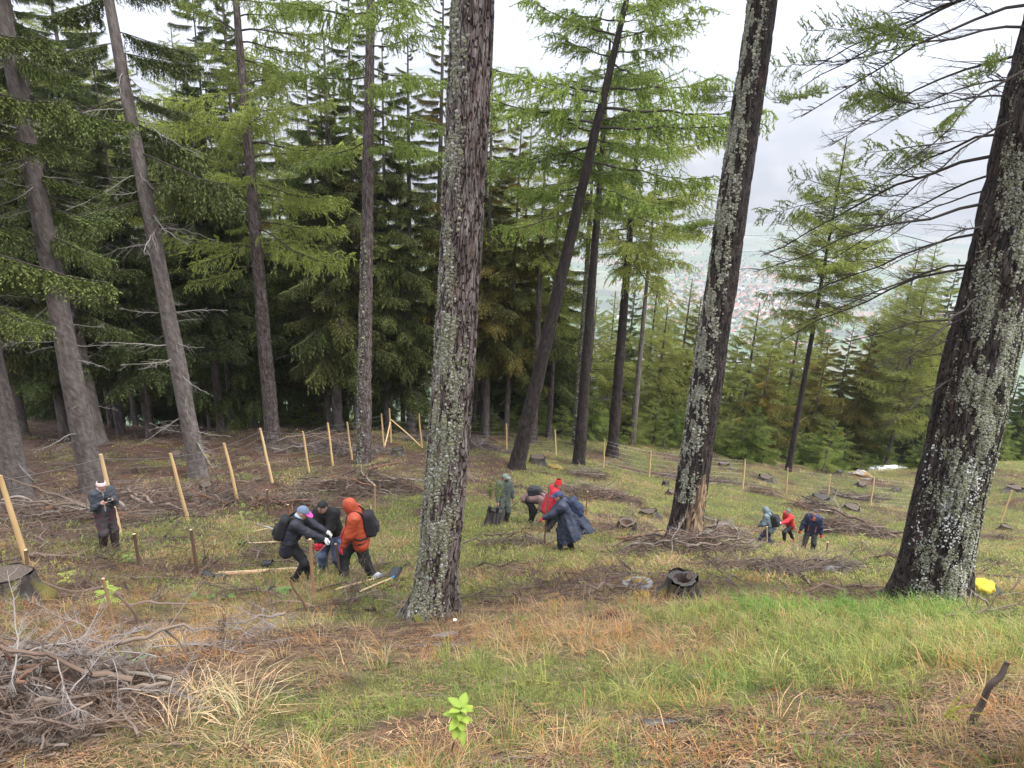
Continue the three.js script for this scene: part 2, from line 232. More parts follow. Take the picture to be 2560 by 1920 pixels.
// ---------- valley far below, and the mountain on its other side ----------
{
  const size = 1024, span = 14000, fieldMap = grainTexture(size, 11, (f, r, n) => { // patchwork of strips of crops, meadows and orchards
    const tones = [[0.36, 0.45, 0.3], [0.32, 0.4, 0.29], [0.4, 0.47, 0.31], [0.45, 0.46, 0.36], [0.28, 0.34, 0.27], [0.5, 0.47, 0.4], [0.37, 0.43, 0.32], [0.33, 0.42, 0.28]];
    for (let y = 0; y < n; y++) for (let x = 0; x < n; x++) {
      const u = x * 0.94 + y * 0.34, v = y * 0.94 - x * 0.34, bu = Math.floor(u / 34 + 0.4 * Math.sin(v / 60)), bv = Math.floor((v + 9 * Math.sin(bu * 7.7)) / (8 + 7 * Math.abs(Math.sin(bu * 3.1)))), h = Math.abs(Math.sin(bu * 127.1 + bv * 311.7) * 43758.5) % 1;
      const t = tones[Math.floor(h * tones.length)], k = 0.9 + 0.25 * r(), i = (y * n + x) * 3; f[i] = t[0] * k; f[i + 1] = t[1] * k; f[i + 2] = t[2] * k;
    }
  });
  fieldMap.repeat.set(1 / span, 1 / span);
  const g = new THREE.PlaneGeometry(15000, 9200, 4, 4); g.rotateX(-Math.PI / 2); g.translate(800, -700, -5200);
  const uv = g.attributes.uv, p = g.attributes.position; for (let i = 0; i < uv.count; i++) uv.setXY(i, p.getX(i), p.getZ(i));
  tag(mesh('valley_field', g, new THREE.MeshStandardMaterial({ map: fieldMap, roughness: 1 })), 'patchwork of green fields on the hazy valley floor', 'fields', null, 'structure');
  const P = [], C = [], I = [], nx = 110, nd = 40, a = lin(0.13, 0.13, 0.11), b = lin(0.06, 0.085, 0.06), c = lin(0.24, 0.22, 0.2), col = new THREE.Color();
  for (let j = 0; j <= nd; j++) for (let i = 0; i <= nx; i++) {
    const x = -6500 + 15000 * i / nx, v = j / nd, foot = 7250 - 0.26 * (x - 1800) * sstep(x, 1800, 4000) + 160 * noise(x * 0.0012, 4), d = foot + v * 2600, e = fbm(x * 0.0011, d * 0.0011, 2, 4);
    P.push(x, -701 + (1 - (1 - v) ** 1.5) * 1500 + v * 700 * e + 90 * noise(x * 0.004, d * 0.004) * Math.min(1, v * 5), -d);
    col.copy(a).lerp(b, sstep(fbm(x * 0.003, d * 0.004, 6, 3), -0.08, 0.15)).lerp(c, 0.8 * sstep(fbm(x * 0.006, d * 0.003, 9, 3), 0.08, 0.25)); C.push(col.r, col.g, col.b);
    if (i && j) { const k = j * (nx + 1) + i; I.push(k - nx - 2, k - nx - 1, k, k - nx - 2, k, k - 1); }
  }
  const mg = new THREE.BufferGeometry(); mg.setAttribute('position', new THREE.Float32BufferAttribute(P, 3)); mg.setAttribute('color', new THREE.Float32BufferAttribute(C, 3)); mg.setIndex(I); mg.computeVertexNormals();
  tag(mesh('mountain', mg, vmat(1)), 'grey wooded mountainside fading into the cloud across the valley', 'mountain', null, 'structure');
  const road = mat(0.5, 0.48, 0.45, 0.9);
  const strip = (w, pts) => { // a road: a ribbon lying on the valley floor
    const c = new THREE.CatmullRomCurve3(pts.map(([x, d]) => V(x, -699.4, -d))), ps = c.getPoints(40), Q = [], J = [];
    ps.forEach((q, k) => { const t = c.getTangent(k / 40), s = V(-t.z, 0, t.x).normalize().multiplyScalar(w / 2); Q.push(q.x - s.x, q.y, q.z - s.z, q.x + s.x, q.y, q.z + s.z); if (k) { const i = k * 2; J.push(i - 2, i - 1, i + 1, i - 2, i + 1, i); } });
    const rg = new THREE.BufferGeometry(); rg.setAttribute('position', new THREE.Float32BufferAttribute(Q, 3)); rg.setIndex(J); rg.computeVertexNormals();
    tag(mesh('road', rg, road), 'pale straight road crossing the valley fields', 'road', null, 'structure');
  };
  strip(26, [[200, 6300], VALLEY.road_a, VALLEY.road_b, [2900, 4000], [3800, 3100]]); strip(14, [[-2500, 4300], [600, 4050], VALLEY.town2, [3600, 4300]]); strip(12, [VALLEY.town3, VALLEY.town1, VALLEY.ind, [2600, 5000], [3300, 6400]]); strip(12, [[900, 2300], VALLEY.near, VALLEY.town4, [2500, 3900]]); strip(12, [[-3000, 5400], [0, 5000], [1700, 5200], [4200, 5600]]);
}
// the town: small houses with gable roofs
{
  const gable = (w, l, h, rh) => { const A = []; const s = new THREE.Shape([[-w / 2, 0], [w / 2, 0], [w / 2, h], [-w / 2, h]].map((q) => new THREE.Vector2(...q))); const e = new THREE.ExtrudeGeometry(s, { depth: l, bevelEnabled: false }); e.translate(0, 0, -l / 2);
    const o = 0.7, rs = new THREE.Shape([[-w / 2 - o, h - 0.3], [w / 2 + o, h - 0.3], [0, h + rh]].map((q) => new THREE.Vector2(...q))); const re = new THREE.ExtrudeGeometry(rs, { depth: l + 2 * o, bevelEnabled: false }); re.translate(0, 0.02, -l / 2 - o); return [e, re]; };
  const walls = [mat(0.75, 0.73, 0.68), mat(0.66, 0.6, 0.5), mat(0.8, 0.79, 0.77)], roofs = [mat(0.42, 0.13, 0.07), mat(0.33, 0.12, 0.08), mat(0.2, 0.17, 0.16), mat(0.5, 0.18, 0.1), mat(0.55, 0.55, 0.56)];
  const kinds = [gable(11, 14, 7, 4.5), gable(13, 19, 9, 5), gable(9, 11, 6, 4), gable(24, 46, 8, 2.4), gable(15, 28, 12, 3)];
  const r = rng(77), names = ['white house with red tiled roof in the hazy valley town', 'white house with grey roof in the hazy valley town'];
  const spots = []; const cl = [[VALLEY.town1, 260, 90], [VALLEY.town2, 300, 55], [VALLEY.town3, 240, 75], [VALLEY.town4, 180, 40], [VALLEY.town6, 280, 26], [VALLEY.town5, 300, 12]];
  const rest = [], half = new THREE.Matrix4();
  for (const [[cx, cd], sp, n] of cl) for (let i = 0; i < n * 3; i++) {
    const g = () => (r() + r() + r() - 1.5) * 1.15, x = cx + g() * sp * 1.5, d = cd + g() * sp * 2, k = r() < 0.06 ? 3 : r() < 0.12 ? 4 : Math.floor(r() * 3), turn = Math.round(r() * 3) * 0.8 + 0.35 + 0.2 * r(), roof = k === 3 ? 4 : r() < 0.62 ? [0, 1, 3][Math.floor(r() * 3)] : 2 + (r() < 0.4 ? 2 : 0), wl = Math.floor(r() * 3);
    if (i % 3 === 0) {
      const o = thing('valley_house', names[roof === 2 || roof === 4 ? 1 : 0], 'house', [x, -700.3, -d], turn, roof === 2 || roof === 4 ? 'grey roofed houses of the valley town' : 'red roofed houses of the valley town');
      mesh('wall', kinds[k][0], walls[wl], o); mesh('roof', kinds[k][1], roofs[roof], o);
    } else rest.push([x, d, turn, k, roof]);
  }
  // the rest of the town, past what can be picked out singly
  const whole = kinds.map(([a, b]) => { const paint = (g, c) => { const n = g.attributes.position.count, q = new Float32Array(n * 3); for (let i = 0; i < n; i++) q.set(c, i * 3); g = g.clone(); g.setAttribute('color', new THREE.BufferAttribute(q, 3)); return g; }; return [[0.42, 0.13, 0.07], [0.3, 0.26, 0.25]].map((c) => merge([paint(a, [0.75, 0.73, 0.68]), paint(b, c)])); });
  const town = thing('town', 'dense cluster of small roofs filling the valley town', 'town', [0, 0, 0]); town.userData.kind = 'stuff';
  const vm = vmat(0.9);
  kinds.forEach((_, k) => [0, 1].forEach((red) => { const L = rest.filter((q) => q[3] === k && (q[4] === 2 || q[4] === 4 ? 1 : 0) === red).map(([x, d, t]) => new THREE.Matrix4().makeRotationY(t).setPosition(x, -700.3, -d)); if (L.length) copies('houses', whole[k][red], vm, L, town); }));
  // trees and hedges between the houses
  const tree = new THREE.IcosahedronGeometry(5, 1), L = []; { const p = tree.attributes.position; for (let i = 0; i < p.count; i++) { const f = 1 + 0.35 * noise(p.getX(i), p.getY(i), p.getZ(i)); p.setXYZ(i, p.getX(i) * f, p.getY(i) * f * 1.2, p.getZ(i) * f); } tree.computeVertexNormals(); }
  for (const [[cx, cd], sp, n] of cl) for (let i = 0; i < n * 5; i++) { const s = 0.7 + r(); L.push(new THREE.Matrix4().makeScale(s, s, s).setPosition(cx + (r() + r() - 1) * sp * 2.4, -696, -(cd + (r() + r() - 1) * sp * 3.4))); }
  for (let i = 0; i < 900; i++) { const row = Math.floor(i / 45), s = 0.6 + 0.7 * r(); L.push(new THREE.Matrix4().makeScale(s, s, s).setPosition(-1500 + 300 * row + (i % 45) * 11 * 0.94, -697, -(2500 + ((row * 977) % 3600) + (i % 45) * 4))); }
  tag(copies('valley_trees', tree, mat(0.05, 0.08, 0.03, 1), L), 'round trees and orchard rows dotted over the valley floor', 'trees');
}
// ---------- wood and foliage units ----------
const woodCol = lin(0.075, 0.058, 0.048), greyCol = lin(0.2, 0.18, 0.165);
function bent(r, len, droop, tip, n = 6, wob = 0.05) { // a branch axis along +X
  const a = []; let z = 0, y = 0; for (let k = 0; k <= n; k++) { const t = k / n; a.push(V(len * t, -droop * len * t ** 1.4 + tip * len * t ** 3 + y, z)); z += (r() - 0.5) * wob * len; y += (r() - 0.5) * wob * 0.6 * len; } return a;
}
const along = (pts, t) => { const f = clamp(t, 0, 0.9999) * (pts.length - 1), k = Math.floor(f); return pts[k].clone().lerp(pts[k + 1], f - k); };
// sprays of needles along a twig from a to b
function needles(s, r, a, b, n, size, wide, colour, flat = 0.5) {
  const ax = b.clone().sub(a), L = ax.length(); ax.normalize(); const u = V(r() - 0.5, r() - 0.5, r() - 0.5).cross(ax).normalize(), v = V().crossVectors(ax, u);
  for (let k = 0; k < n; k++) {
    const p = a.clone().lerp(b, (k + r() * 0.8) / n), ang = r() * 6.283, out = u.clone().multiplyScalar(Math.cos(ang)).addScaledVector(v, Math.sin(ang) * flat + 0.001).normalize();
    const tip = p.clone().addScaledVector(out, size * (0.5 + 0.6 * r())).addScaledVector(ax, size * (0.5 + 0.7 * r())), side = V().crossVectors(out, ax).normalize().addScaledVector(ax, 0.6).multiplyScalar(wide * (0.6 + 0.7 * r()));
    s.tri(p.clone().add(side), p.clone().sub(side), tip, colour(r));
  }
}
const shade = (base, vary) => (r) => { const k = 1 + vary * (r() - 0.5) * 2, w = r() * 0.25; return lin(base[0] * k * (1 + w), base[1] * k, base[2] * k * (1 - 0.3 * w)); };
function spruceUnit(seed) { // length 1
  const r = rng(seed), w = [], s = new Soup(), ax = bent(r, 1, 0.3, 0.17, 7, 0.03), green = shade([0.078, 0.108, 0.036], 0.4);
  w.push(tube(ax, (t) => 0.0075 * (1 - 0.8 * t) + 0.0012, 4, { cap: false }));
  for (let t = 0.1; t < 1; t += 0.028) for (const sd of [-1, 1]) {
    const p = along(ax, t + 0.012 * r()), l = (0.3 * (1 - 0.72 * t) * sstep(t, 0.02, 0.22) + 0.03) * (0.6 + 0.7 * r()), dir = V(0.62 + 0.3 * r(), -0.28 - 0.25 * r(), sd * (0.75 + 0.3 * r())).normalize(), q = p.clone().addScaledVector(dir, l); q.y -= l * 0.22;
    w.push(tube([p, q], [0.0022, 0.0008], 3, { cap: false }));
    needles(s, r, p.clone().lerp(q, 0.15), q, Math.ceil(l * 110) + 6, 0.03, 0.008, green);
    const m = Math.floor(l * 24);
    for (let k = 0; k < m; k++) { const a = p.clone().lerp(q, (k + 0.8) / (m + 0.6)), b = a.clone().add(V((r() - 0.3) * 0.05, -0.07 - 0.13 * r(), (r() - 0.5) * 0.06)); needles(s, r, a, b, 8, 0.028, 0.0075, green); }
  }
  needles(s, r, along(ax, 0.7), ax[7], 14, 0.025, 0.006, green);
  return [merge(w), s.geo()];
}
function larchUnit(seed, dense = 1) {
  const r = rng(seed), w = [], s = new Soup(), ax = bent(r, 1, 0.16, 0.12, 9, 0.06), green = shade([0.265, 0.335, 0.08], 0.35);
  w.push(tube(ax, (t) => 0.0085 * (1 - 0.85 * t) + 0.001, 4, { cap: false }));
  const spray = (a, b, n) => needles(s, r, a, b, Math.ceil(n * 1.25), 0.023, 0.0052, green, 1);
  spray(along(ax, 0.45), ax[9], 30);
  for (let t = 0.14; t < 1; t += 0.029 / dense) {
    const sd = r() < 0.5 ? -1 : 1, p = along(ax, t), l = (0.46 * (1 - 0.62 * t) * (0.4 + 0.8 * r())) * sstep(t, 0, 0.25) + 0.05;
    const mid = p.clone().add(V(l * (0.3 + 0.3 * r()), l * (0.12 - 0.4 * r()), sd * l * (0.3 + 0.5 * r()))), q = mid.clone().add(V(l * (0.15 + 0.2 * r()), -l * (0.05 + 0.4 * r()), sd * l * (0.1 + 0.3 * r())));
    w.push(tube([p, mid, q], [0.0024, 0.0014, 0.0006], 3, { cap: false }));
    spray(p.clone().lerp(mid, 0.25), mid, Math.ceil(10 + l * 40)); spray(mid, q, Math.ceil(8 + l * 30));
    for (let k = 0; k < 4; k++) { const a = (k < 3 ? p.clone().lerp(mid, 0.4 + 0.5 * r()) : mid.clone().lerp(q, 0.4)), b = a.clone().add(V((r() - 0.4) * 0.05, -0.03 - 0.3 * r() * l, (r() - 0.5) * 0.1)); w.push(tube([a, b], [0.0009, 0.0005], 3, { cap: false })); spray(a, b, 9); }
  }
  return [merge(w), s.geo()];
}
function deadUnit(seed, n = 12, droop = 0.25, fine = 3, thick = 0.009) { // bare branch with side twigs
  const r = rng(seed), w = [], ax = bent(r, 1, droop, 0.1 * r(), 8, 0.07);
  w.push(tube(ax, (t) => thick * (1 - 0.85 * t) + 0.001, 5));
  for (let k = 0; k < n; k++) {
    const t = 0.15 + 0.82 * r(), p = along(ax, t), l = (0.1 + 0.3 * r()) * (1.1 - 0.7 * t), sd = r() < 0.5 ? -1 : 1, q = p.clone().add(V(l * (0.5 + 0.4 * r()), (r() - 0.6) * l * 0.7, sd * l * (0.3 + 0.5 * r()))), m = p.clone().lerp(q, 0.5).add(V(0, 0.1 * l * (r() - 0.3), 0.1 * l * (r() - 0.5)));
    w.push(tube([p, m, q], [0.0032, 0.0022, 0.001].map((v) => v * thick / 0.009), 4, { cap: false }));
    for (let j = 0; j < fine; j++) { const a = p.clone().lerp(q, 0.25 + 0.7 * r()), f = l * (0.25 + 0.35 * r()); w.push(tube([a, a.clone().add(V(f * (0.3 + 0.5 * r()), f * (r() - 0.6), f * (r() - 0.5) * 1.4))], [0.0014, 0.0006].map((v) => v * thick / 0.009), 3, { cap: false })); }
  }
  return merge(w);
}
const SPRUCE = [101, 102, 103, 104].map(spruceUnit), LARCH = [201, 202, 203, 204].map((s) => larchUnit(s)), DEAD = [301, 302, 303].map((s) => deadUnit(s));
const leafy = (extra) => new THREE.MeshPhysicalMaterial({ vertexColors: true, roughness: 0.85, side: THREE.DoubleSide, specularIntensity: 0.5, ...extra });
const needleMat = leafy({}), larchMat = leafy({ transmission: 0.45, roughness: 1, thickness: 0 });
const limbMat = mat(0.05, 0.04, 0.034, 0.95), paleWood = mat(0.24, 0.22, 0.2, 0.95), greyWood = mat(0.15, 0.13, 0.12, 0.95);

// ---------- trunks ----------
const BARK = {
  larch: { a: lin(0.35, 0.3, 0.285), b: lin(0.2, 0.16, 0.145), c: lin(0.14, 0.07, 0.05), f: 11, fy: 1.6, deep: 0.14 },
  dark: { a: lin(0.1, 0.08, 0.073), b: lin(0.05, 0.039, 0.036), c: lin(0.085, 0.045, 0.034), f: 10, fy: 1.5, deep: 0.14 },
  spruce: { a: lin(0.33, 0.295, 0.28), b: lin(0.23, 0.2, 0.187), c: lin(0.16, 0.12, 0.1), f: 16, fy: 12, deep: 0.025 },
};
function trunkShape({ h, r, lx = 0, lz = 0, bark, seed, flare = 0.5, sweep = 0, taper = 0.8 }) {
  const B = BARK[bark];
  const axisAt = (y) => { const k = 1 - Math.exp(-Math.max(0, y) / 1.5); return V(lx * y + sweep * (k - 1) * 0.5 + 0.05 * r * noise(y * 0.4, seed), y, lz * y); };
  const radius = (y) => r * (1 - taper * clamp(y / h, 0, 1) ** 1.15) * (1 + flare * Math.exp(-Math.max(y + 0.15, 0) / (0.9 * r + 0.1)));
  const furrow = (a, y) => { const R = 2.1 * B.f * r * 0.5, x = Math.cos(a) * R, z = Math.sin(a) * R; const wv = 0.6 * noise(x * 0.5, y * 0.8, z * 0.5 + seed); return Math.abs(noise(x + wv, y * B.fy + seed * 3.1, z)) * 2; };
  const surf = (a, y) => { const f = Math.min(1, furrow(a, y) * 1.5), root = flare * 0.45 * Math.cos(5 * a + seed) * Math.exp(-Math.max(y + 0.2, 0) / 0.45); return radius(y) * (1 + root + B.deep * Math.min(1, 0.35 / r) * (f - 0.6) + 0.06 * noise(Math.cos(a) * 1.3, y * 0.7 + seed, Math.sin(a) * 1.3)); };
  const tint = (a, y) => { const f = furrow(a, y), c = B.a.clone().lerp(B.b, sstep(noise(Math.cos(a) * 3 * r * 4, y * 1.6 + seed, Math.sin(a) * 3 * r * 4), -0.15, 0.3)); c.lerp(B.c, 0.75 * (1 - sstep(f, 0.05, 0.2))); const k = 0.9 + 0.5 * noise(Math.cos(a) * r * 30, y * 9, Math.sin(a) * r * 30 + seed); return c.multiplyScalar(k); };
  return { axisAt, radius, surf, tint };
}
function trunkGeo(sh, { y0 = -0.7, h, sides, step }) {
  const n = Math.max(8, Math.round((h - y0) / step)), P = [], C = [], U = [], I = [];
  for (let k = 0; k <= n; k++) {
    const t = k / n, y = y0 + (h - y0) * (step < 0.08 ? t : t ** 1.25), c = sh.axisAt(y), R0 = sh.radius(0.5);
    for (let j = 0; j <= sides; j++) {
      const a = (j % sides) / sides * 6.28318, r = sh.surf(a, y), q = sh.tint(a, y); P.push(c.x + Math.cos(a) * r, y, c.z + Math.sin(a) * r); C.push(q.r, q.g, q.b); U.push(j / sides * Math.max(1, Math.round(R0 * 6.283)), y);
      if (k && j) { const i = k * (sides + 1) + j; I.push(i - sides - 2, i, i - 1, i - sides - 2, i - sides - 1, i); }
    }
  }
  const g = new THREE.BufferGeometry(); g.setAttribute('position', new THREE.Float32BufferAttribute(P, 3)); g.setAttribute('color', new THREE.Float32BufferAttribute(C, 3)); g.setAttribute('uv', new THREE.Float32BufferAttribute(U, 2)); g.setIndex(I); g.computeVertexNormals();
  const nn = g.attributes.normal; for (let k = 0; k <= n; k++) { const a = k * (sides + 1), b = a + sides, x = V().fromBufferAttribute(nn, a).add(V().fromBufferAttribute(nn, b)).normalize(); nn.setXYZ(a, x.x, x.y, x.z); nn.setXYZ(b, x.x, x.y, x.z); }
  return g;
}
const barkMat = vmat(0.92, { map: larchBarkMap, bumpMap: larchBarkBump, bumpScale: 0.03 }), spruceBark = vmat(0.9, { map: spruceBarkMap, bumpMap: scaleBump, bumpScale: 0.012 });

// a conifer: trunk, limbs, crown and, low down, dead branches
function conifer(o) {
  const { x, d, h, r, kind, label, name, seed, group } = o, R = rng(seed), larch = kind === 'larch';
  const t = thing(name ?? (larch ? 'larch_tree' : 'spruce_tree'), label, 'tree', on(x, d), 0, group);
  const bark = o.bark ?? (larch ? 'larch' : 'spruce'), sh = trunkShape({ h, r, lx: o.lx, lz: o.lz, bark, seed: seed % 97, flare: o.flare ?? 0.35, sweep: o.sweep, taper: o.taper ?? 0.86 });
  mesh('trunk', trunkGeo(sh, { h, sides: o.sides ?? 14, step: o.step ?? 0.35 }), bark === 'spruce' ? spruceBark : barkMat, t);
  const from = o.from ?? h * 0.25, cr = o.cr ?? 3, n = Math.round((h - from) * (o.density ?? 4.2)), L = [], C = [], tint = o.tint ?? [1, 1, 1];
  for (let i = 0; i < n; i++) {
    const u = (i + R()) / n, y = from + (h - from) * u, ang = i * 2.39996 + R() * 0.9, prof = larch ? Math.min(1, 0.62 + u * 1.3) * (1 - u ** 2.2) + 0.06 : (1 - u) ** 0.78 * sstep(u, -0.25, 0.08) + 0.05;
    let len = cr * prof * (0.62 + 0.55 * R()); if (R() < 0.1) len *= 0.45;
    if (o.open && Math.sin(ang) > 0.35 && R() < o.open) continue;
    const pitch = larch ? lerp(-0.08, 0.5, u) + (R() - 0.5) * 0.5 : lerp(-0.12, 0.55, u * u) + (R() - 0.5) * 0.25, dir = V(Math.cos(ang) * Math.cos(pitch), Math.sin(pitch), Math.sin(ang) * Math.cos(pitch)), c = sh.axisAt(y);
    L.push(pose(c.x, y, c.z, dir, (R() - 0.5) * 0.5, len, len * (0.8 + 0.5 * R()), len * (0.85 + 0.4 * R())));
    const k = 0.85 + 0.3 * R(), br = (o.brown ?? 0) * R(); C.push(lin(tint[0] * k * (1 + 0.62 * br), tint[1] * k * (1 + 0.08 * br), tint[2] * k * (1 - 0.1 * br)));
  }
  const U = (larch || o.soft ? LARCH : SPRUCE)[seed % 4];
  copies('limbs', U[0], limbMat, L, t); copies('crown', U[1], larch || o.soft ? larchMat : needleMat, L, t, C);
  if (o.dead) {
    const D = []; for (let i = 0; i < o.dead; i++) { const y = lerp(o.deadFrom ?? 1.6, Math.max(from + (h - from) * 0.3, 4), R()), ang = R() * 6.283, len = lerp(0.35, o.deadLen ?? 2.2, R() ** 1.7), c = sh.axisAt(y), pit = -0.15 + 0.35 * (R() - 0.5); D.push(pose(c.x, y, c.z, V(Math.cos(ang) * Math.cos(pit), Math.sin(pit), Math.sin(ang) * Math.cos(pit)), R() * 6, len)); }
    copies('dead_branches', DEAD[seed % 3], o.deadMat ?? paleWood, D, t);
  }
  return { t, sh };
}
const crumb = (() => { const g = new THREE.IcosahedronGeometry(1, 1), p = g.attributes.position; for (let i = 0; i < p.count; i++) { const v = V().fromBufferAttribute(p, i), f = 1 + 0.75 * noise(v.x * 2.3, v.y * 2.3, v.z * 2.3 + 4); p.setXYZ(i, v.x * f, v.y * f * 0.55, v.z * f); } g.deleteAttribute('normal'); return g; })();
const lichenMat = new THREE.MeshStandardMaterial({ color: lin(1, 1, 1), roughness: 1 });
function lichen(t, sh, seed, n, { yLo = 0, yHi, aim, spread, size = 0.02, thresh = 0, tones }) {
  const r = rng(seed), L = [], C = []; let guard = 0;
  while (L.length < n && guard++ < n * 12) {
    const y = yLo + (yHi - yLo) * r(), a = aim + (r() + r() - 1) * spread, R0 = sh.surf(a, y), dens = noise(Math.cos(a) * 2.2, y * 1.5 + seed, Math.sin(a) * 2.2) + 0.6 * noise(Math.cos(a) * 7, y * 6 + seed, Math.sin(a) * 7);
    if (dens + 0.35 * (r() - 0.5) < thresh) continue;
    const c = sh.axisAt(y), out = V(Math.cos(a), 0.1, Math.sin(a)), s = size * (0.4 + 1.1 * r() ** 2);
    const m = new THREE.Matrix4().makeBasis(V(-Math.sin(a), 0, Math.cos(a)), out.clone().normalize(), V(0, 1, 0).cross(out).cross(out).normalize().negate()); m.multiply(new THREE.Matrix4().makeRotationY(r() * 6)); m.scale(V(s, s * (0.6 + 0.8 * r()), s)); m.setPosition(c.x + Math.cos(a) * R0, y, c.z + Math.sin(a) * R0); L.push(m);
    const q = tones[Math.floor(r() * tones.length)], k = 0.75 + 0.5 * r(); C.push(lin(q[0] * k, q[1] * k, q[2] * k));
  }
  copies('lichen', crumb, lichenMat, L, t, C);
}
const LICHEN = [[0.19, 0.19, 0.135], [0.24, 0.245, 0.195], [0.16, 0.17, 0.1], [0.33, 0.335, 0.3], [0.13, 0.13, 0.09], [0.2, 0.195, 0.115]];

// --- the individual trees of the clearing
const T = TREES, tr = (k) => ({ x: T[k][0], d: T[k][1], lx: T[k][3], r: T[k][4] });
{
  let q;
  // three great larches close by
  q = conifer({ ...tr('T7'), kind: 'larch', h: 25, r: 0.272, from: 15, cr: 4, density: 3.4, seed: 7, sides: 84, step: 0.028, flare: 0.6, sweep: 0.35, taper: 0.75, name: 'larch_tree', label: 'tall straight larch trunk with pale lichen on one side in mid clearing' });
  lichen(q.t, q.sh, 1, 9000, { yLo: 0.1, yHi: 8.6, aim: 2.55, spread: 1.0, size: 0.014, thresh: 0.03, tones: LICHEN }); lichen(q.t, q.sh, 2, 9500, { yLo: 0.1, yHi: 4.4, aim: 2.0, spread: 1.25, size: 0.013, thresh: 0.02, tones: LICHEN });
  const mossMat = mat(0.11, 0.105, 0.025, 1); for (const [a, y, s] of [[1.95, 0.05, 0.17], [1.05, -0.02, 0.1]]) { const R0 = q.sh.surf(a, y), g = crumb.clone(); const m = mesh('moss_patch', g, mossMat, q.t); m.position.set(q.sh.axisAt(y).x + Math.cos(a) * R0 * 0.93, y, Math.sin(a) * R0 * 0.93); m.scale.set(s, s * 1.7, s * 0.6); m.rotation.y = a; }
  q = conifer({ ...tr('T11'), kind: 'larch', bark: 'dark', h: 27, r: 0.44, from: 17, cr: 5, density: 3, seed: 12, sides: 64, step: 0.045, flare: 0.45, taper: 0.55, label: 'dark rough larch trunk with torn pale wood low down beside brush' });
  lichen(q.t, q.sh, 3, 12000, { yLo: 1.6, yHi: 15, aim: 2.5, spread: 1.15, size: 0.024, thresh: 0.0, tones: [[0.2, 0.2, 0.15], [0.26, 0.26, 0.2], [0.34, 0.34, 0.28], [0.17, 0.165, 0.125]] });
  { // strip of bare wood where the bark was torn off
    const sh = q.sh, P = [], I = [], C = [], nA = 22, nY = 46, pale = lin(0.36, 0.25, 0.15), brown = lin(0.13, 0.085, 0.06);
    for (let j = 0; j <= nY; j++) for (let i = 0; i <= nA; i++) { const y = 0.18 + 2.35 * j / nY, mid = 1.32 - 0.1 * y, half = 0.95 * (1 - (y / 2.75) ** 3) * (1 + 0.3 * noise(y * 3, 5)), a = mid - half + 2 * half * i / nA, R0 = sh.surf(a, y) * (0.99 + 0.03 * Math.sin(Math.PI * i / nA)) + 0.012 * noise(a * 30, y * 1.2), c = sh.axisAt(y); P.push(c.x + Math.cos(a) * R0, y, c.z + Math.sin(a) * R0); const k = pale.clone().lerp(brown, sstep(noise(a * 14, y * 0.9, 3) + (i / nA - 0.45) * 0.9, -0.15, 0.25)); C.push(k.r, k.g, k.b); if (i && j) { const m = j * (nA + 1) + i; I.push(m - nA - 2, m, m - 1, m - nA - 2, m - nA - 1, m); } }
    const g = new THREE.BufferGeometry(); g.setAttribute('position', new THREE.Float32BufferAttribute(P, 3)); g.setAttribute('color', new THREE.Float32BufferAttribute(C, 3)); g.setIndex(I); g.computeVertexNormals(); mesh('torn_wood', g, vmat(0.85), q.t).userData.label = 'strip of bare torn wood';
    const L = [], C2 = [], r = rng(55); for (const [y, n, l] of [[9.4, 6, 1.2], [12.3, 4, 1.0]]) for (let k = 0; k < n; k++) { const a = 2.2 + 1.6 * r(), c = sh.axisAt(y), dir = V(Math.cos(a), 0.15 * (r() - 0.5) - 0.1, Math.sin(a)); L.push(pose(c.x + Math.cos(a) * 0.35, y + 0.3 * (r() - 0.5), c.z + Math.sin(a) * 0.35, dir, r() * 6, l * (0.6 + 0.5 * r()))); C2.push(lin(0.85, 1, 0.8)); }
    copies('limbs', LARCH[1][0], limbMat, L, q.t); copies('crown', LARCH[1][1], larchMat, L, q.t, C2);
  }
  // the largest one, with bare limbs reaching over the view
  q = conifer({ ...tr('T12'), kind: 'larch', bark: 'dark', h: 27, r: 0.44, lx: -0.02, from: 14, cr: 6, density: 3, seed: 18, sides: 110, step: 0.03, flare: 0.42, sweep: -0.3, taper: 0.62, label: 'massive leaning larch trunk crusted with white lichen at clearing edge' });
  lichen(q.t, q.sh, 5, 30000, { yLo: 0.05, yHi: 8.5, aim: 1.65, spread: 1.45, size: 0.0115, thresh: 0.0, tones: [...LICHEN, [0.28, 0.285, 0.22]] }); lichen(q.t, q.sh, 6, 1400, { yLo: 0, yHi: 2.6, aim: 1.8, spread: 1.5, size: 0.012, thresh: 0.12, tones: [[0.5, 0.51, 0.5], [0.42, 0.43, 0.4]] });
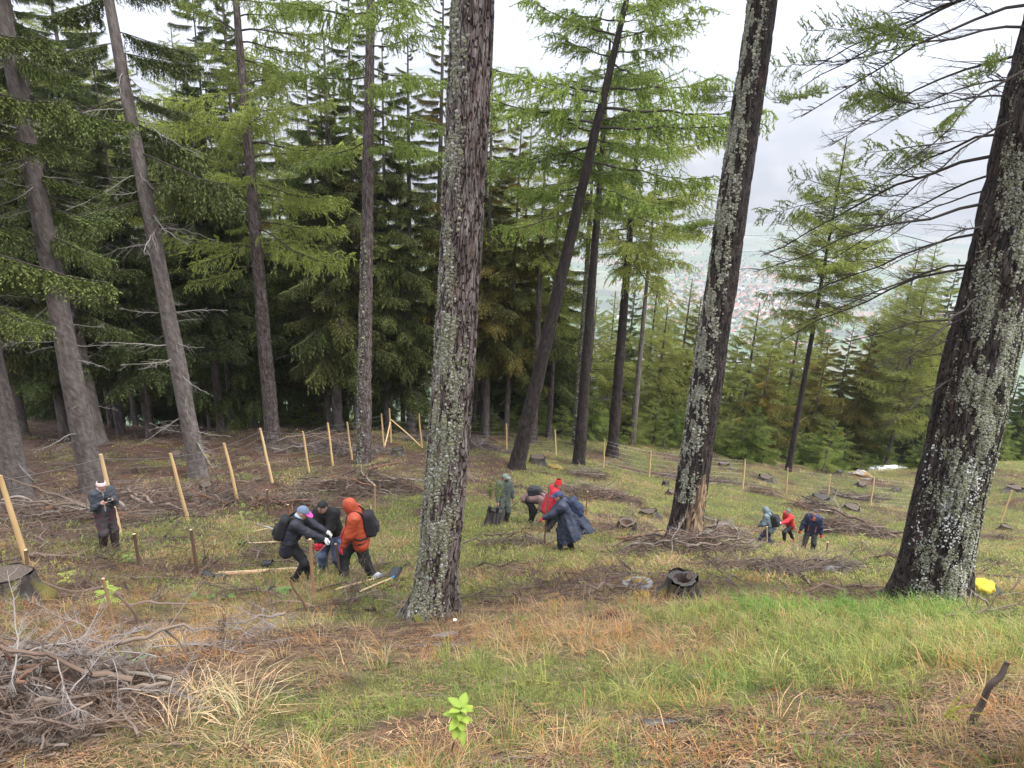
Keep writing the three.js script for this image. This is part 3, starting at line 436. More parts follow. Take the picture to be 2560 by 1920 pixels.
  {
    const r = rng(91), sh = q.sh, L = [], C = [];
    const spec = []; for (let k = 0; k < 30; k++) { const y = 2.9 + 6.2 * (k + r()) / 30; spec.push([y, lerp(0.8, 2.6, sstep(y, 2.6, 6.2)) * (0.55 + 0.5 * r()), 3.14 + (r() - 0.42) * 1.7]); }
    for (const [y, len, a] of spec) {
      const c = sh.axisAt(y), R0 = sh.radius(y) * 0.9, g = deadUnit(400 + Math.floor(y * 37), 22, 0.5 + 0.25 * r(), 5, 0.0075); const m = mesh('branch', g, limbMat, q.t);
      m.applyMatrix4(pose(c.x + Math.cos(a) * R0, y, c.z + Math.sin(a) * R0, V(Math.cos(a), lerp(-0.05, 0.22, r()), Math.sin(a)), (r() - 0.5) * 0.6, len));
      if (y > 5.8) for (let j = 0; j < 2; j++) { const f = 0.4 + 0.55 * r(), p = V(f, -0.45 * f ** 1.4, 0).applyMatrix4(m.matrix), dir = V(Math.cos(a + (r() - 0.5) * 1.4), -0.25 + 0.3 * r(), Math.sin(a + (r() - 0.5) * 1.4)); L.push(pose(p.x, p.y, p.z, dir, r() * 6, 0.45 + 0.6 * r())); C.push(lin(0.75, 0.85, 0.75)); }
    }
    copies('limbs', LARCH[2][0], limbMat, L, q.t); copies('crown', LARCH[2][1], larchMat, L, q.t, C);
  }
}
const LG = [0.95, 1, 0.9];
conifer({ ...tr('T1'), kind: 'spruce', h: 27, from: 6.5, cr: 3.6, lx: -0.01, density: 3.2, open: 0.4, seed: 21, sides: 30, step: 0.12, dead: 26, tint: [1.35, 1.35, 1.2], label: 'thick grey spruce trunk cut by the left picture edge' });
conifer({ ...tr('T2'), kind: 'spruce', h: 28, from: 9, cr: 3, density: 2.4, open: 0.7, seed: 22, sides: 30, step: 0.12, dead: 60, tint: [1.2, 1.25, 1.1], label: 'grey spruce trunk behind the woman with the camera' });
conifer({ ...tr('T3'), kind: 'spruce', h: 28, from: 8, cr: 3.8, density: 4, seed: 23, sides: 18, step: 0.25, dead: 46, label: 'spruce standing just behind the grey trunk by the photographing woman' });
conifer({ ...tr('T4'), kind: 'spruce', h: 29, from: 11.5, cr: 4, density: 2.4, open: 0.75, seed: 24, sides: 30, step: 0.14, dead: 70, deadLen: 3, label: 'slender pale grey spruce with short dead side twigs inside the fence bend' });
conifer({ ...tr('T5'), kind: 'larch', h: 31, from: 10.5, cr: 6, density: 3.9, open: 0.6, seed: 25, sides: 24, step: 0.16, dead: 16, deadMat: limbMat, tint: LG, label: 'brown larch with wide light green crown behind the fence' });
{ const q = conifer({ ...tr('T6'), kind: 'larch', h: 32, from: 16, cr: 4.8, density: 3.2, open: 0.6, seed: 26, sides: 28, step: 0.14, tint: [0.75, 0.88, 0.75], label: 'straight slim larch with mossy grey trunk inside the fence corner' }); lichen(q.t, q.sh, 8, 1500, { yLo: 0, yHi: 12, aim: 2.4, spread: 1.2, size: 0.035, thresh: 0, tones: LICHEN }); }
conifer({ ...tr('T8'), kind: 'larch', bark: 'dark', h: 29, lx: 0.168, r: 0.44, from: 14.5, cr: 6.6, density: 5.2, open: 0.6, seed: 27, sides: 26, step: 0.16, tint: [0.8, 0.95, 0.8], label: 'leaning dark larch with big drooping crown in the middle of the view' });
conifer({ ...tr('T8b'), kind: 'larch', h: 22, from: 15, cr: 3.8, density: 3.4, seed: 28, sides: 12, tint: [1.05, 1.05, 0.95], label: 'thin larch right behind the leaning dark larch' });
conifer({ ...tr('T8c'), kind: 'larch', h: 17, from: 8, cr: 3.6, density: 4, seed: 29, sides: 12, tint: [1.05, 1.05, 0.95], label: 'small leaning larch trunk between leaning larch and mossy thin larch' });
conifer({ ...tr('T9'), kind: 'larch', bark: 'dark', h: 27, r: 0.42, from: 19, cr: 4, density: 3, seed: 30, sides: 22, step: 0.2, tint: [0.8, 0.95, 0.8], label: 'upright dark brown larch trunk next to thin mossy larch' });
{ const q = conifer({ ...tr('T9b'), kind: 'larch', h: 26, r: 0.32, from: 18, cr: 3.6, density: 3, seed: 31, sides: 18, step: 0.2, tint: [1, 1, 0.9], label: 'thin larch trunk covered in yellow grey lichen' }); lichen(q.t, q.sh, 9, 1800, { yLo: 0, yHi: 18, aim: 1.6, spread: 1.8, size: 0.06, thresh: -0.3, tones: LICHEN }); }
conifer({ ...tr('T10'), kind: 'larch', bark: 'dark', h: 29, r: 0.46, from: 15.5, cr: 6, density: 4.4, open: 0.5, seed: 32, sides: 20, step: 0.2, dead: 22, deadMat: limbMat, deadLen: 3.4, tint: [1.05, 1.06, 0.95], label: 'larch with spreading fresh green crown right of the upright dark trunk' });
conifer({ ...tr('T10b'), kind: 'larch', bark: 'spruce', h: 24, r: 0.29, from: 15, cr: 4, density: 3.6, seed: 33, sides: 12, tint: [1.1, 1.08, 0.95], label: 'pale slender larch trunk at far end of the clearing' });
conifer({ ...tr('T13'), kind: 'larch', bark: 'dark', h: 27.5, r: 0.27, from: 12.8, cr: 4.2, density: 7, seed: 34, sides: 16, step: 0.25, tint: [1, 1.02, 0.9], label: 'lone slim larch with tufted crown high above the right fence' });
// --- the stand behind the fence and the trees below the edge
{
  const r = rng(1234), dark = 'dark spruce in the dense stand behind the fence', brownL = 'brown tipped spruce rising behind the fence', lightL = 'light green larch in the stand behind the fence', G = 'conifers of the stand behind the fence';
  BGTRUNKS.forEach(([x, d, rr], i) => conifer({ x, d, r: rr * 0.92, lx: (r() - 0.5) * 0.03, kind: 'spruce', bark: 'spruce', h: 25 + 8 * r(), from: 4 + 4 * r(), cr: 3.8 + r(), density: 4.6, seed: 500 + i, sides: 12, dead: 26, deadMat: greyWood, brown: i > 9 ? 1 : i % 4 === 2 ? 0.6 : 0, tint: i > 6 ? [1.15, 1.12, 1] : [0.95, 1, 1], label: (i > 9 || i % 4 === 2) ? brownL : dark, group: G }));
  const spots = []; for (let d = 47; d < 80; d += 6.2) for (let x = -52; x < 8; x += 6) spots.push([x + (r() - 0.5) * 3.6 + (d > 70 ? 0 : 0), d + (r() - 0.5) * 3.6]);
  let i = 0;
  for (const [x, d] of spots) {
    const lim = x / d; if (lim < -0.74 || lim > 0.1 || (x > -6 && d < 58) || (x > -16 && d < 52)) continue; if (BGTRUNKS.some((b) => Math.hypot(b[0] - x, b[1] - d) < 2.6) || r() < 0.2) continue;
    const k = r(), larch = k < 0.5 && x > -36, brown = !larch && k > 0.76; i++;
    conifer({ x, d, kind: larch ? 'larch' : 'spruce', h: (x > -14 ? 24 : 28) + 9 * r() + (d > 66 ? 5 : 0), r: 0.18 + 0.14 * r(), lx: (r() - 0.5) * 0.04, from: larch ? 8 + 3 * r() : 2.5 + 5 * r(), cr: 4 + 1.4 * r(), density: larch ? 4.4 : 4.2, seed: 600 + i, sides: 8, step: 0.8, brown: brown ? 1.1 : 0, tint: larch ? [1.05, 1.05, 0.95] : [1.05 + 0.25 * r(), 1.1 + 0.2 * r(), 1], label: larch ? lightL : brown ? brownL : dark, group: G });
  }
  const ORD = 'first second third fourth fifth sixth seventh eighth ninth tenth eleventh twelfth thirteenth fourteenth fifteenth sixteenth seventeenth eighteenth nineteenth twentieth'.split(' '), names = ['dark spruce on the slope below the clearing', 'fresh green larch on the slope below the clearing', 'brown tinged spruce on the slope below the clearing'];
  FARTREES.forEach(([x, d, h, k], j) => conifer({ x, d, h, r: 0.2 + 0.008 * h * r(), lx: (r() - 0.5) * 0.03, kind: k === 1 ? 'larch' : 'spruce', from: k === 1 ? h * 0.22 : h * 0.1, cr: k === 1 ? 4.4 : 4, density: k === 1 ? 7 : 6, seed: 800 + j, sides: 8, step: 0.8, brown: k === 2 ? 0.75 : 0.1, tint: k === 1 ? [1, 1, 0.95] : k === 2 ? [1.5, 1.35, 1] : [1.2, 1.3, 1.1], label: `${ORD[FARTREES.filter((q) => q[3] === k && q[0] / q[1] < x / d).length]} ${names[k]}, counted from the left`, group: 'trees on the slope below the clearing' }));
  // young conifers along the edge
  const yl = ['young spruce in the thicket along the clearing edge', 'young bright green larch in the thicket along the clearing edge'];
  for (let j = 0; j < 150; j++) {
    const x = j < 40 ? -22 + 22 * r() : -2 + 62 * r(), d = (j < 40 ? 54 : x > 30 ? 66 : 58.5) + 8 * r() ** 1.3, h = (1.3 + 3 * r() ** 1.4) * (x > 2 ? 1.25 : 1), larch = r() < 0.55;
    conifer({ x, d, h, r: 0.03 + 0.012 * h, kind: 'spruce', name: larch ? 'young_larch' : 'young_spruce', from: 0.15, cr: 0.42 * h + 0.35, density: larch ? 8 : 10, seed: 1000 + j, sides: 5, step: 0.8, bark: 'spruce', soft: larch, tint: larch ? [0.95, 1.02, 0.95] : [2, 2.2, 1.5], label: yl[larch ? 1 : 0], group: 'young conifers along the clearing edge' });
  }
  // the wooded slope far below, one mass
  const s = new Soup(), rr = rng(31), cone = shade([0.06, 0.085, 0.035], 0.5);
  for (let k = 0; k < 70; k++) { const u = rr(), y = 1 - 0.9 * u, R = 0.19 * u + 0.01, a = rr() * 6.283, a2 = a + 0.7, o = 0.25 * R; s.tri(V(Math.cos(a) * o, y + 0.04, Math.sin(a) * o), V(Math.cos(a) * R, y - 0.07, Math.sin(a) * R), V(Math.cos(a2) * R * 0.9, y - 0.02, Math.sin(a2) * R * 0.9), cone(rr)); }
  const L = [], C = []; for (let k = 0; k < 3600; k++) { const d = 112 + 900 * r() ** 1.5, x = -0.5 * d + 1.5 * d * r(), h = 14 + 12 * r(); L.push(new THREE.Matrix4().makeScale(h, h, h).setPosition(x, ground(x, d) - 0.5, -d)); const q = r(); C.push(q < 0.35 ? lin(2, 2, 1.2) : lin(0.9, 1, 0.9)); }
  tag(copies('distant_forest', s.geo(), needleMat, L, null, C), 'conifer forest covering the slope far below', 'forest');
}
// ---------- grass ----------
function tuft(seed, n, h, spread, lean, wide, vary) {
  const r = rng(seed), s = new Soup();
  for (let k = 0; k < n; k++) {
    const a = r() * 6.283, rad = spread * Math.sqrt(r()), p = V(Math.cos(a) * rad, -0.02, Math.sin(a) * rad), hh = h * (0.45 + 0.75 * r()), b = a + (r() - 0.5) * 2, L = lean * (0.3 + r()), out = V(Math.cos(b), 0, Math.sin(b)), w = V(-Math.sin(b + r()), 0, Math.cos(b + r())).multiplyScalar(wide * (0.6 + 0.8 * r()));
    const m = p.clone().addScaledVector(out, hh * L * 0.35).add(V(0, hh * 0.6, 0)), t = p.clone().addScaledVector(out, hh * L).add(V(0, hh * (1 - 0.35 * L), 0)), q = 1 + vary * (r() - 0.5) * 2, c = lin(q * (1 + 0.25 * (r() - 0.5)), q, q * (1 + 0.3 * (r() - 0.5)));
    s.tri(p.clone().add(w), p.clone().sub(w), m.clone().addScaledVector(w, 0.7), c); s.tri(p.clone().sub(w), m.clone().addScaledVector(w, -0.7), m.clone().addScaledVector(w, 0.7), c); s.tri(m.clone().addScaledVector(w, 0.7), m.clone().addScaledVector(w, -0.7), t, c);
  }
  return s.geo();
}
const TUFT = { short: [11, 12, 13].map((s) => tuft(s, 22, 0.085, 0.08, 0.8, 0.0024, 0.3)), long: [21, 22].map((s) => tuft(s, 34, 0.25, 0.09, 0.8, 0.0028, 0.3)), dry: [31, 32].map((s) => tuft(s, 30, 0.2, 0.1, 1.7, 0.0022, 0.35)), mat: [41, 42].map((s) => tuft(s, 34, 0.06, 0.24, 1.3, 0.0075, 0.35)) };
const grassMat = leafy({ transmission: 0.3, roughness: 1, thickness: 0 });
{
  const r = rng(99), lists = {}, put = (k, x, d, s, col, tall = 1) => { const v = k + Math.floor(r() * TUFT[k].length), L = lists[v] ??= { g: TUFT[k][+v.slice(k.length) % TUFT[k].length], m: [], c: [], k }; const m = new THREE.Matrix4().makeRotationY(r() * 6.283); m.scale(V(s, s * tall, s)); m.setPosition(x, ground(x, d), -d); L.m.push(m); L.c.push(col); };
  const green = () => { const q = r(), k = 0.8 + 0.45 * r(); return lin(lerp(0.14, 0.3, q) * k, lerp(0.21, 0.3, q) * k, lerp(0.045, 0.085, q) * k); }, straw = () => { const q = r(), k = 0.75 + 0.5 * r(); return lin(lerp(0.46, 0.34, q) * k, lerp(0.37, 0.2, q) * k, lerp(0.2, 0.09, q) * k); }, moss = () => { const q = r(), k = 0.8 + 0.4 * r(); return lin(lerp(0.15, 0.27, q) * k, lerp(0.17, 0.23, q) * k, lerp(0.05, 0.08, q) * k); };
  const worn = [[-5.5, 12.85, 0.62], [-4.6, 12.85, 0.62], [-2.4, 10.7, 0.4], [-2.35, 11.3, 0.4], [-2.25, 11.9, 0.4], [-2.2, 12.3, 0.35], [-2.85, 10.8, 0.35], [-2.75, 11.3, 0.35], [-2.55, 11.9, 0.35], [...THINGS.pot1, 0.22], [...THINGS.pot2, 0.22], [...THINGS.pot3, 0.3], [...THINGS.hoe, 0.5], [...THINGS.mattock, 0.5], ...['woman', 'beanie', 'hoodie', 'orange'].map((k) => [...PEOPLE[k], 0.42]), [...THINGS.rock1, 0.3], [...THINGS.rock2, 0.2], [...STUMPS[0].slice(0, 2), 0.55], [...THINGS.chunk, 0.2], [...THINGS.log1, 0.16], [...THINGS.br2, 0.2]];
  const blocked = (x, d) => worn.some((w) => Math.hypot(x - w[0], d - w[1]) < w[2]) || Math.hypot(x - THINGS.soil[0], (d - THINGS.soil[1]) * 1.2) < 0.42 || Math.hypot(x - T.T7[0], d - T.T7[1]) < 0.45 || Math.hypot(x - T.T12[0], d - T.T12[1]) < 0.7 || Math.hypot(x - PILES.front[0], d - PILES.front[1]) < 0.5;
  // close by: blade by blade
  for (let i = 0; i < 52000; i++) {
    const d = 2.2 + 13 * r() ** 1.25, x = (r() * 2 - 1) * (1.9 + 0.78 * d); if (blocked(x, d)) continue; const c = cover(x, d), keep = r();
    if (keep < 0.5) { if (r() < c.fresh * (1.05 - 0.7 * c.litter)) put(r() < 0.03 + 0.5 * c.lush ? 'long' : 'short', x, d, 0.6 + 0.55 * r(), green()); }
    else if (keep < 0.8) { if (r() < c.straw * 0.55 * (1 - 0.4 * c.litter) + 0.25 * c.lush) put(r() < 0.5 ? 'dry' : 'short', x, d, 0.6 + 0.6 * r(), r() < 0.3 ? lin(0.4, 0.2, 0.075) : straw(), 0.8); }
    else if (r() < 0.5 * (1 - c.litter)) put('short', x, d, 0.7 + 0.6 * r(), moss(), 0.7);
  }
  // farther off: low mats of grass and moss
  for (let i = 0; i < 46000; i++) {
    const d = 11 + 56 * r() ** 1.15, x = (r() * 2 - 1) * (0.85 * d + 2), c = cover(x, d), q = r(); if (q > 1.02 - 0.95 * c.litter) continue;
    const s = 0.8 + 0.7 * r() + d * 0.012;
    if (q < 0.42 * c.fresh + 0.1) put('mat', x, d, s, green(), 0.9); else if (q < 0.42 * c.fresh + 0.1 + 0.42 * c.straw) put(r() < 0.35 ? 'dry' : 'mat', x, d, s, straw(), 0.8); else put('mat', x, d, s, moss(), 0.6);
  }
  // the dry bleached tussock in the near corner and the deep green ones by the big larch
  for (let i = 0; i < 12; i++) { const x = -1.95 + 0.55 * (r() - 0.5), d = 3.75 + 0.8 * (r() - 0.5); put('dry', x, d, 0.9 + 0.6 * r(), lin(0.5 * (0.8 + 0.4 * r()), 0.4, 0.24), 0.9); }
  for (let i = 0; i < 120; i++) { const x = 4.3 + 1.3 * (r() - 0.5) * 2, d = 7.4 + 0.9 * (r() - 0.5) * 2; put('long', x, d, 0.8 + 0.5 * r(), lin(0.1 + 0.06 * r(), 0.21 + 0.06 * r(), 0.04)); }
  const nm = { short: ['short_grass', 'short green and straw coloured grass across the clearing'], long: ['long_grass', 'long fresh green grass of the near slope'], dry: ['dry_grass', 'bleached bent dry grass across the clearing'], mat: ['mossy_grass', 'low mossy grass mats across the clearing'] };
  for (const k of Object.keys(nm)) { const g = thing(nm[k][0], nm[k][1], 'grass'); g.userData.kind = 'stuff'; for (const L of Object.values(lists)) if (L.k === k) copies('blades', L.g, grassMat, L.m, g, L.c); }
}
{ // fallen straw and needles lying flat on the near ground
  const r = rng(515), s = new Soup(); for (let k = 0; k < 16; k++) { const a = r() * 6.283, p = V((r() - 0.5) * 0.16, 0.006 + 0.018 * r(), (r() - 0.5) * 0.16), l = 0.03 + 0.09 * r(), e = p.clone().add(V(Math.cos(a) * l, (r() - 0.5) * 0.016, Math.sin(a) * l)), w = V(-Math.sin(a), 0, Math.cos(a)).multiplyScalar(0.0016 + 0.0014 * r()), q = 0.6 + 0.8 * r(); s.tri(p.clone().add(w), p.clone().sub(w), e, lin(q * (1 + 0.3 * (r() - 0.5)), q, q * (1 + 0.3 * (r() - 0.5)))); }
  const L = [], C = []; for (let i = 0; i < 26000; i++) { const d = 2.2 + 12 * r() ** 1.3, x = (r() * 2 - 1) * (1.9 + 0.78 * d), c = cover(x, d); if (r() > 0.3 + 0.6 * c.litter) continue; const n = slopeAt(x, d, 0.08), m = new THREE.Matrix4().makeRotationFromQuaternion(new THREE.Quaternion().setFromUnitVectors(V(0, 1, 0), n)); m.multiply(new THREE.Matrix4().makeRotationY(r() * 6.283)); const sc = 0.7 + 0.7 * r(); m.scale(V(sc, sc, sc)); m.setPosition(...on(x, d, 0.002)); L.push(m); const q = r(), k = 0.7 + 0.5 * r(); C.push(lin(lerp(0.38, 0.22, q) * k, lerp(0.27, 0.1, q) * k, lerp(0.15, 0.055, q) * k)); }
  tag(copies('fallen_straw', s.geo(), mat(1, 1, 1, 0.95, { vertexColors: true }), L, null, C), 'fallen straw and larch needles strewn over the near ground', 'litter');
}
// ---------- twigs and brush ----------
const STICK = [51, 52, 53, 54].map((s) => { const r = rng(s), ax = bent(r, 1, 0.05 * r(), 0, 14, 0.05), w = [tube(ax, (t) => 0.0135 * (1 - 0.7 * t), 6, { shape: (a, q) => 1 + 0.35 * noise(Math.cos(a) * 1.5, q * 16, Math.sin(a) * 1.5 + s) })]; for (let k = 0; k < 7; k++) { const p = along(ax, 0.2 + 0.75 * r()), l = 0.08 + 0.28 * r(), q = p.clone().add(V(l * (0.4 + 0.5 * r()), l * (r() - 0.4), l * (r() - 0.5) * 1.6)), m = p.clone().lerp(q, 0.5).add(V(0, 0.12 * l * (r() - 0.5), 0.12 * l * (r() - 0.5))); w.push(tube([p, m, q], [0.005, 0.0035, 0.0015], 5)); } return merge(w); });
const TWIGS = [61, 62, 63].map((s) => deadUnit(s, 16, 0.12, 4, 0.011)), LACE = [71, 72].map((s) => deadUnit(s, 26, 0.7, 5, 0.0105));
const woodMats = [mat(0.14, 0.098, 0.074, 0.95), mat(0.09, 0.068, 0.056, 0.95), mat(0.19, 0.145, 0.115, 0.95), mat(0.17, 0.09, 0.056, 0.9), mat(0.22, 0.185, 0.155, 0.95)], palm = mat(0.42, 0.29, 0.17, 0.85), lacem = mat(0.24, 0.21, 0.195, 0.95), blackWood = mat(0.045, 0.036, 0.032, 0.7);
{ // loose twigs scattered over the ground
  const r = rng(404), L = [[], [], []], C = [[], [], []];
  for (let i = 0; i < 11000; i++) {
    const near = i < 3400, d = near ? 2.5 + 10 * r() : 9 + 48 * r(), x = near ? (r() * 2 - 1) * (1.8 + 0.75 * d) : (r() * 2 - 1) * 0.8 * d, c = cover(x, d); if (r() > 0.2 + 0.5 * c.litter + 0.6 * c.woods || (c.lush > 0.5 && r() < 0.8)) continue;
    const a = r() * 6.283, v = Math.floor(r() * 3), n = slopeAt(x, d), dir = V(Math.cos(a), 0, Math.sin(a)).projectOnPlane(n).normalize(), [px, py, pz] = on(x, d, 0.01 + 0.03 * r()), l = near ? 0.12 + 0.5 * r() ** 2 : 0.5 + 1.3 * r() ** 1.5;
    const fat = near ? 1 : 1.7; L[v].push(pose(px, py, pz, dir, r() * 6, l, l * 0.5 * fat, l * fat)); const k = 0.4 + 0.9 * r(); C[v].push(lin(0.15 * k, 0.105 * k, 0.082 * k));
  }
  const g = thing('twig_litter', 'loose brown twigs scattered over the clearing floor', 'twigs'); g.userData.kind = 'stuff'; const m = mat(1, 1, 1, 0.95); L.forEach((l, i) => copies('twigs', TWIGS[i], m, l, g, C[i]));
}
function brushPile(key, label, { w, l, h, n = 16, twigs = 60, seed, turn = 0, len = 1.6, lace = 0, tone = [0.14, 0.1, 0.078], thick = 1, dx = 0, dd = 0 }) {
  const r = rng(seed), [x0, d0] = PILES[key], cx = x0 + dx, cd = d0 + dd, [ox, oy, oz] = on(cx, cd), t = thing('brush_pile', label, 'brush pile', [ox, oy, oz]);
  const place = (sp, tall) => { const a = r() * 6.283, q = Math.sqrt(r()) * sp, u = Math.cos(a) * q * w / 2, v = Math.sin(a) * q * l / 2, x = cx + u * Math.cos(turn) - v * Math.sin(turn), d = cd + u * Math.sin(turn) + v * Math.cos(turn); return [x - ox, ground(x, d) - oy + tall * 1.5 * h * (1 - q * q) * r() + 0.02, -d - oz, x, d]; };
  const dirOf = (x, d, along) => { const a = -turn + (r() - 0.5) * along + (r() < 0.5 ? 0 : Math.PI), n = slopeAt(x, d); const v = V(Math.cos(a), 0, Math.sin(a)).projectOnPlane(n).normalize(); v.y += (r() - 0.45) * 0.35; return v.normalize(); };
  for (let i = 0; i < n; i++) { const [x, y, z, wx, wd] = place(0.75, 1), L = len * (0.55 + 0.8 * r()), dir = dirOf(wx, wd, 2.2), m = mesh('branch', STICK[i % 4], woodMats[Math.floor(r() * 5)], t); m.applyMatrix4(pose(x - dir.x * L / 2, y - dir.y * L / 2 + 0.02, z - dir.z * L / 2, dir, r() * 6, L, L * thick * 1.45 * (0.7 + 0.7 * r()), L * thick * 1.45 * (0.7 + 0.7 * r()))); }
  const A = [], C = []; for (let i = 0; i < twigs * 1.7; i++) { const [x, y, z, wx, wd] = place(1, 0.9), L = len * (0.35 + 0.55 * r()), dir = dirOf(wx, wd, 3.6), k = 0.6 + 0.8 * r(); A.push(pose(x - dir.x * L / 2, y - dir.y * L / 2, z - dir.z * L / 2, dir, r() * 6, L, L * 1.1, L * 1.3)); C.push(lin(tone[0] * k, tone[1] * k, tone[2] * k)); }
  copies('twigs', TWIGS[seed % 3], mat(1, 1, 1, 0.95), A, t, C);
  if (lace) { const B = []; for (let i = 0; i < lace; i++) { const [x0, y, z] = place(0.6, 1.2), x = x0 + 0.14 * w, a = r() * 6.283, L = len * (0.3 + 0.4 * r()); B.push(pose(x, y + 0.12 * h, z, V(Math.cos(a), 0.3 * (r() - 0.3), Math.sin(a)), r() * 6, L)); } copies('grey_twigs', LACE[seed % 2], lacem, B, t); }
  return t;
}
brushPile('front', 'big heap of branches and grey lacy twigs filling the near left corner', { w: 1.7, l: 1.8, h: 0.33, n: 34, twigs: 130, lace: 60, seed: 1, len: 0.85, dx: -0.12, dd: 0.05, thick: 1.2 });
brushPile('twig', 'dead grey branch with arched twigs lying in grass beside straw tussock', { w: 1.1, l: 1, h: 0.3, n: 4, twigs: 12, lace: 16, seed: 2, len: 0.7 });
brushPile('behind', 'wide heap of brown branches behind the three planters', { w: 5.6, l: 2.6, h: 0.6, n: 42, twigs: 130, seed: 3, len: 1.9, turn: 0.1 });
brushPile('t11', 'tangle of brush at the foot of the dark larch with torn bark', { w: 3.6, l: 1.8, h: 0.45, n: 20, twigs: 70, lace: 16, seed: 4, len: 1.5, dx: -0.2, dd: 0.8 });
brushPile('right', 'long dark heap of brush in front of the three people on the right', { w: 4.2, l: 1.5, h: 0.2, n: 22, twigs: 110, seed: 5, len: 1.2, turn: -0.1, dx: 0.3, dd: 0.5, thick: 0.7, tone: [0.12, 0.09, 0.075] });
brushPile('rightfar', 'large heap of branches behind the man in navy jacket', { w: 4.8, l: 2.6, h: 0.6, n: 40, twigs: 120, seed: 6, len: 1.9, dx: -0.4 });
brushPile('mid', 'pile of long dark poles and branches beside cut stump', { w: 3.4, l: 2, h: 0.4, n: 22, twigs: 50, seed: 7, len: 2.2, turn: -0.5 });
brushPile('farlow', 'low spread of brown brush behind the dark larch near the far fence', { w: 8, l: 2, h: 0.35, n: 34, twigs: 110, seed: 8, len: 2.4 });
brushPile('farsmall', 'small round brush pile by the right hand fence post', { w: 2.6, l: 1.6, h: 0.5, n: 20, twigs: 60, seed: 9, len: 1.4 });
brushPile('bank', 'dry twigs and straw heaped on bank beside the big centre trunk', { w: 2.2, l: 1.3, h: 0.3, n: 12, twigs: 60, seed: 10, len: 1 });
brushPile('centre', 'broad mat of brush behind the people with the red jacket', { w: 4.6, l: 2.6, h: 0.5, n: 34, twigs: 110, seed: 11, len: 1.9 });
brushPile('left', 'scattered branches strewn under the spruces behind the fence', { w: 7, l: 3.4, h: 0.22, n: 70, twigs: 190, seed: 12, len: 2 });
brushPile('leftn', 'branches strewn at the foot of the grey spruces at far left', { w: 6, l: 3, h: 0.2, n: 60, twigs: 160, seed: 13, len: 2 });
brushPile('fence', 'grey brush lying along the fence below the wide crowned larch', { w: 8, l: 2.4, h: 0.3, n: 26, twigs: 90, seed: 14, len: 2.2, tone: [0.16, 0.13, 0.115] });
brushPile('edge', 'small heap of split branches in grass near the right picture edge', { w: 1.3, l: 0.6, h: 0.1, n: 14, twigs: 12, seed: 15, len: 0.8 });
brushPile('near', 'round heap of fine brush right of the dark larch', { w: 2.6, l: 1.6, h: 0.45, n: 14, twigs: 70, seed: 16, len: 1.3, dx: -0.4 });
brushPile('fenceright', 'dense grey brush bank behind the wire by the corner brace', { w: 8, l: 2, h: 0.5, n: 20, twigs: 120, seed: 17, len: 2.2, tone: [0.15, 0.125, 0.115] });
brushPile('t9', 'drooping pile of twigs at the foot of the upright dark larch', { w: 2.6, l: 1.8, h: 0.6, n: 10, twigs: 50, lace: 8, seed: 18, len: 1.6 });
brushPile('leftm', 'bundle of long grey sticks beside the leaning fence posts', { w: 2.2, l: 1, h: 0.2, n: 16, twigs: 20, seed: 19, len: 1.8, turn: 0.5 });
brushPile('far2', 'thin brush strip across the far right of the clearing', { w: 6, l: 1.6, h: 0.25, n: 18, twigs: 60, seed: 20, len: 2 });
// single branches and logs lying in the grass
function lying(name, label, cat, [x, d], len, ang, rad, m, seed, { wob = 0.06, pieces } = {}) {
  const r = rng(seed), ax = bent(r, len, 0, 0, 12, wob * 0.5), g = tube(ax, (t) => rad * (1 - 0.45 * t), 9, { shape: (a, s) => 1 + 0.28 * noise(Math.cos(a) * 2, s * 14, Math.sin(a) * 2 + seed) }); const n = slopeAt(x, d), dir = V(Math.cos(ang), 0, Math.sin(ang)).projectOnPlane(n).normalize(), o = on(x, d, rad * 0.55); const q = mesh(name, g, m); q.applyMatrix4(pose(o[0] - dir.x * len / 2, o[1] - dir.y * len / 2, o[2] - dir.z * len / 2, dir)); return tag(q, label, cat);
}
lying('fallen_branch', 'long dark branch lying just below the big centre trunk', 'branch', THINGS.br1, 0.98, 0.12, 0.028, woodMats[1], 1); lying('fallen_branch', 'knobbly grey branch lying in grass behind the leafy seedling', 'branch', THINGS.br2, 0.62, -0.12, 0.018, woodMats[1], 2);
lying('rotten_branch', 'thick rotten black branch with broken red end in grass', 'branch', THINGS.log1, 0.42, 0.25, 0.026, blackWood, 3); lying('rotten_branch', 'dark rotten branch with mossy end beside pale stick', 'branch', THINGS.log2, 0.44, -0.02, 0.024, blackWood, 4); lying('fallen_stick', 'pale peeled stick at end of dark rotten branch', 'stick', [THINGS.log2[0] + 0.36, THINGS.log2[1] + 0.1], 0.22, -0.45, 0.012, palm, 5);
lying('bark_chunk', 'wet black chunk of wood on the brown litter in front', 'wood chunk', THINGS.chunk, 0.25, 0.05, 0.034, mat(0.05, 0.042, 0.04, 0.45), 6, { wob: 0.03 });
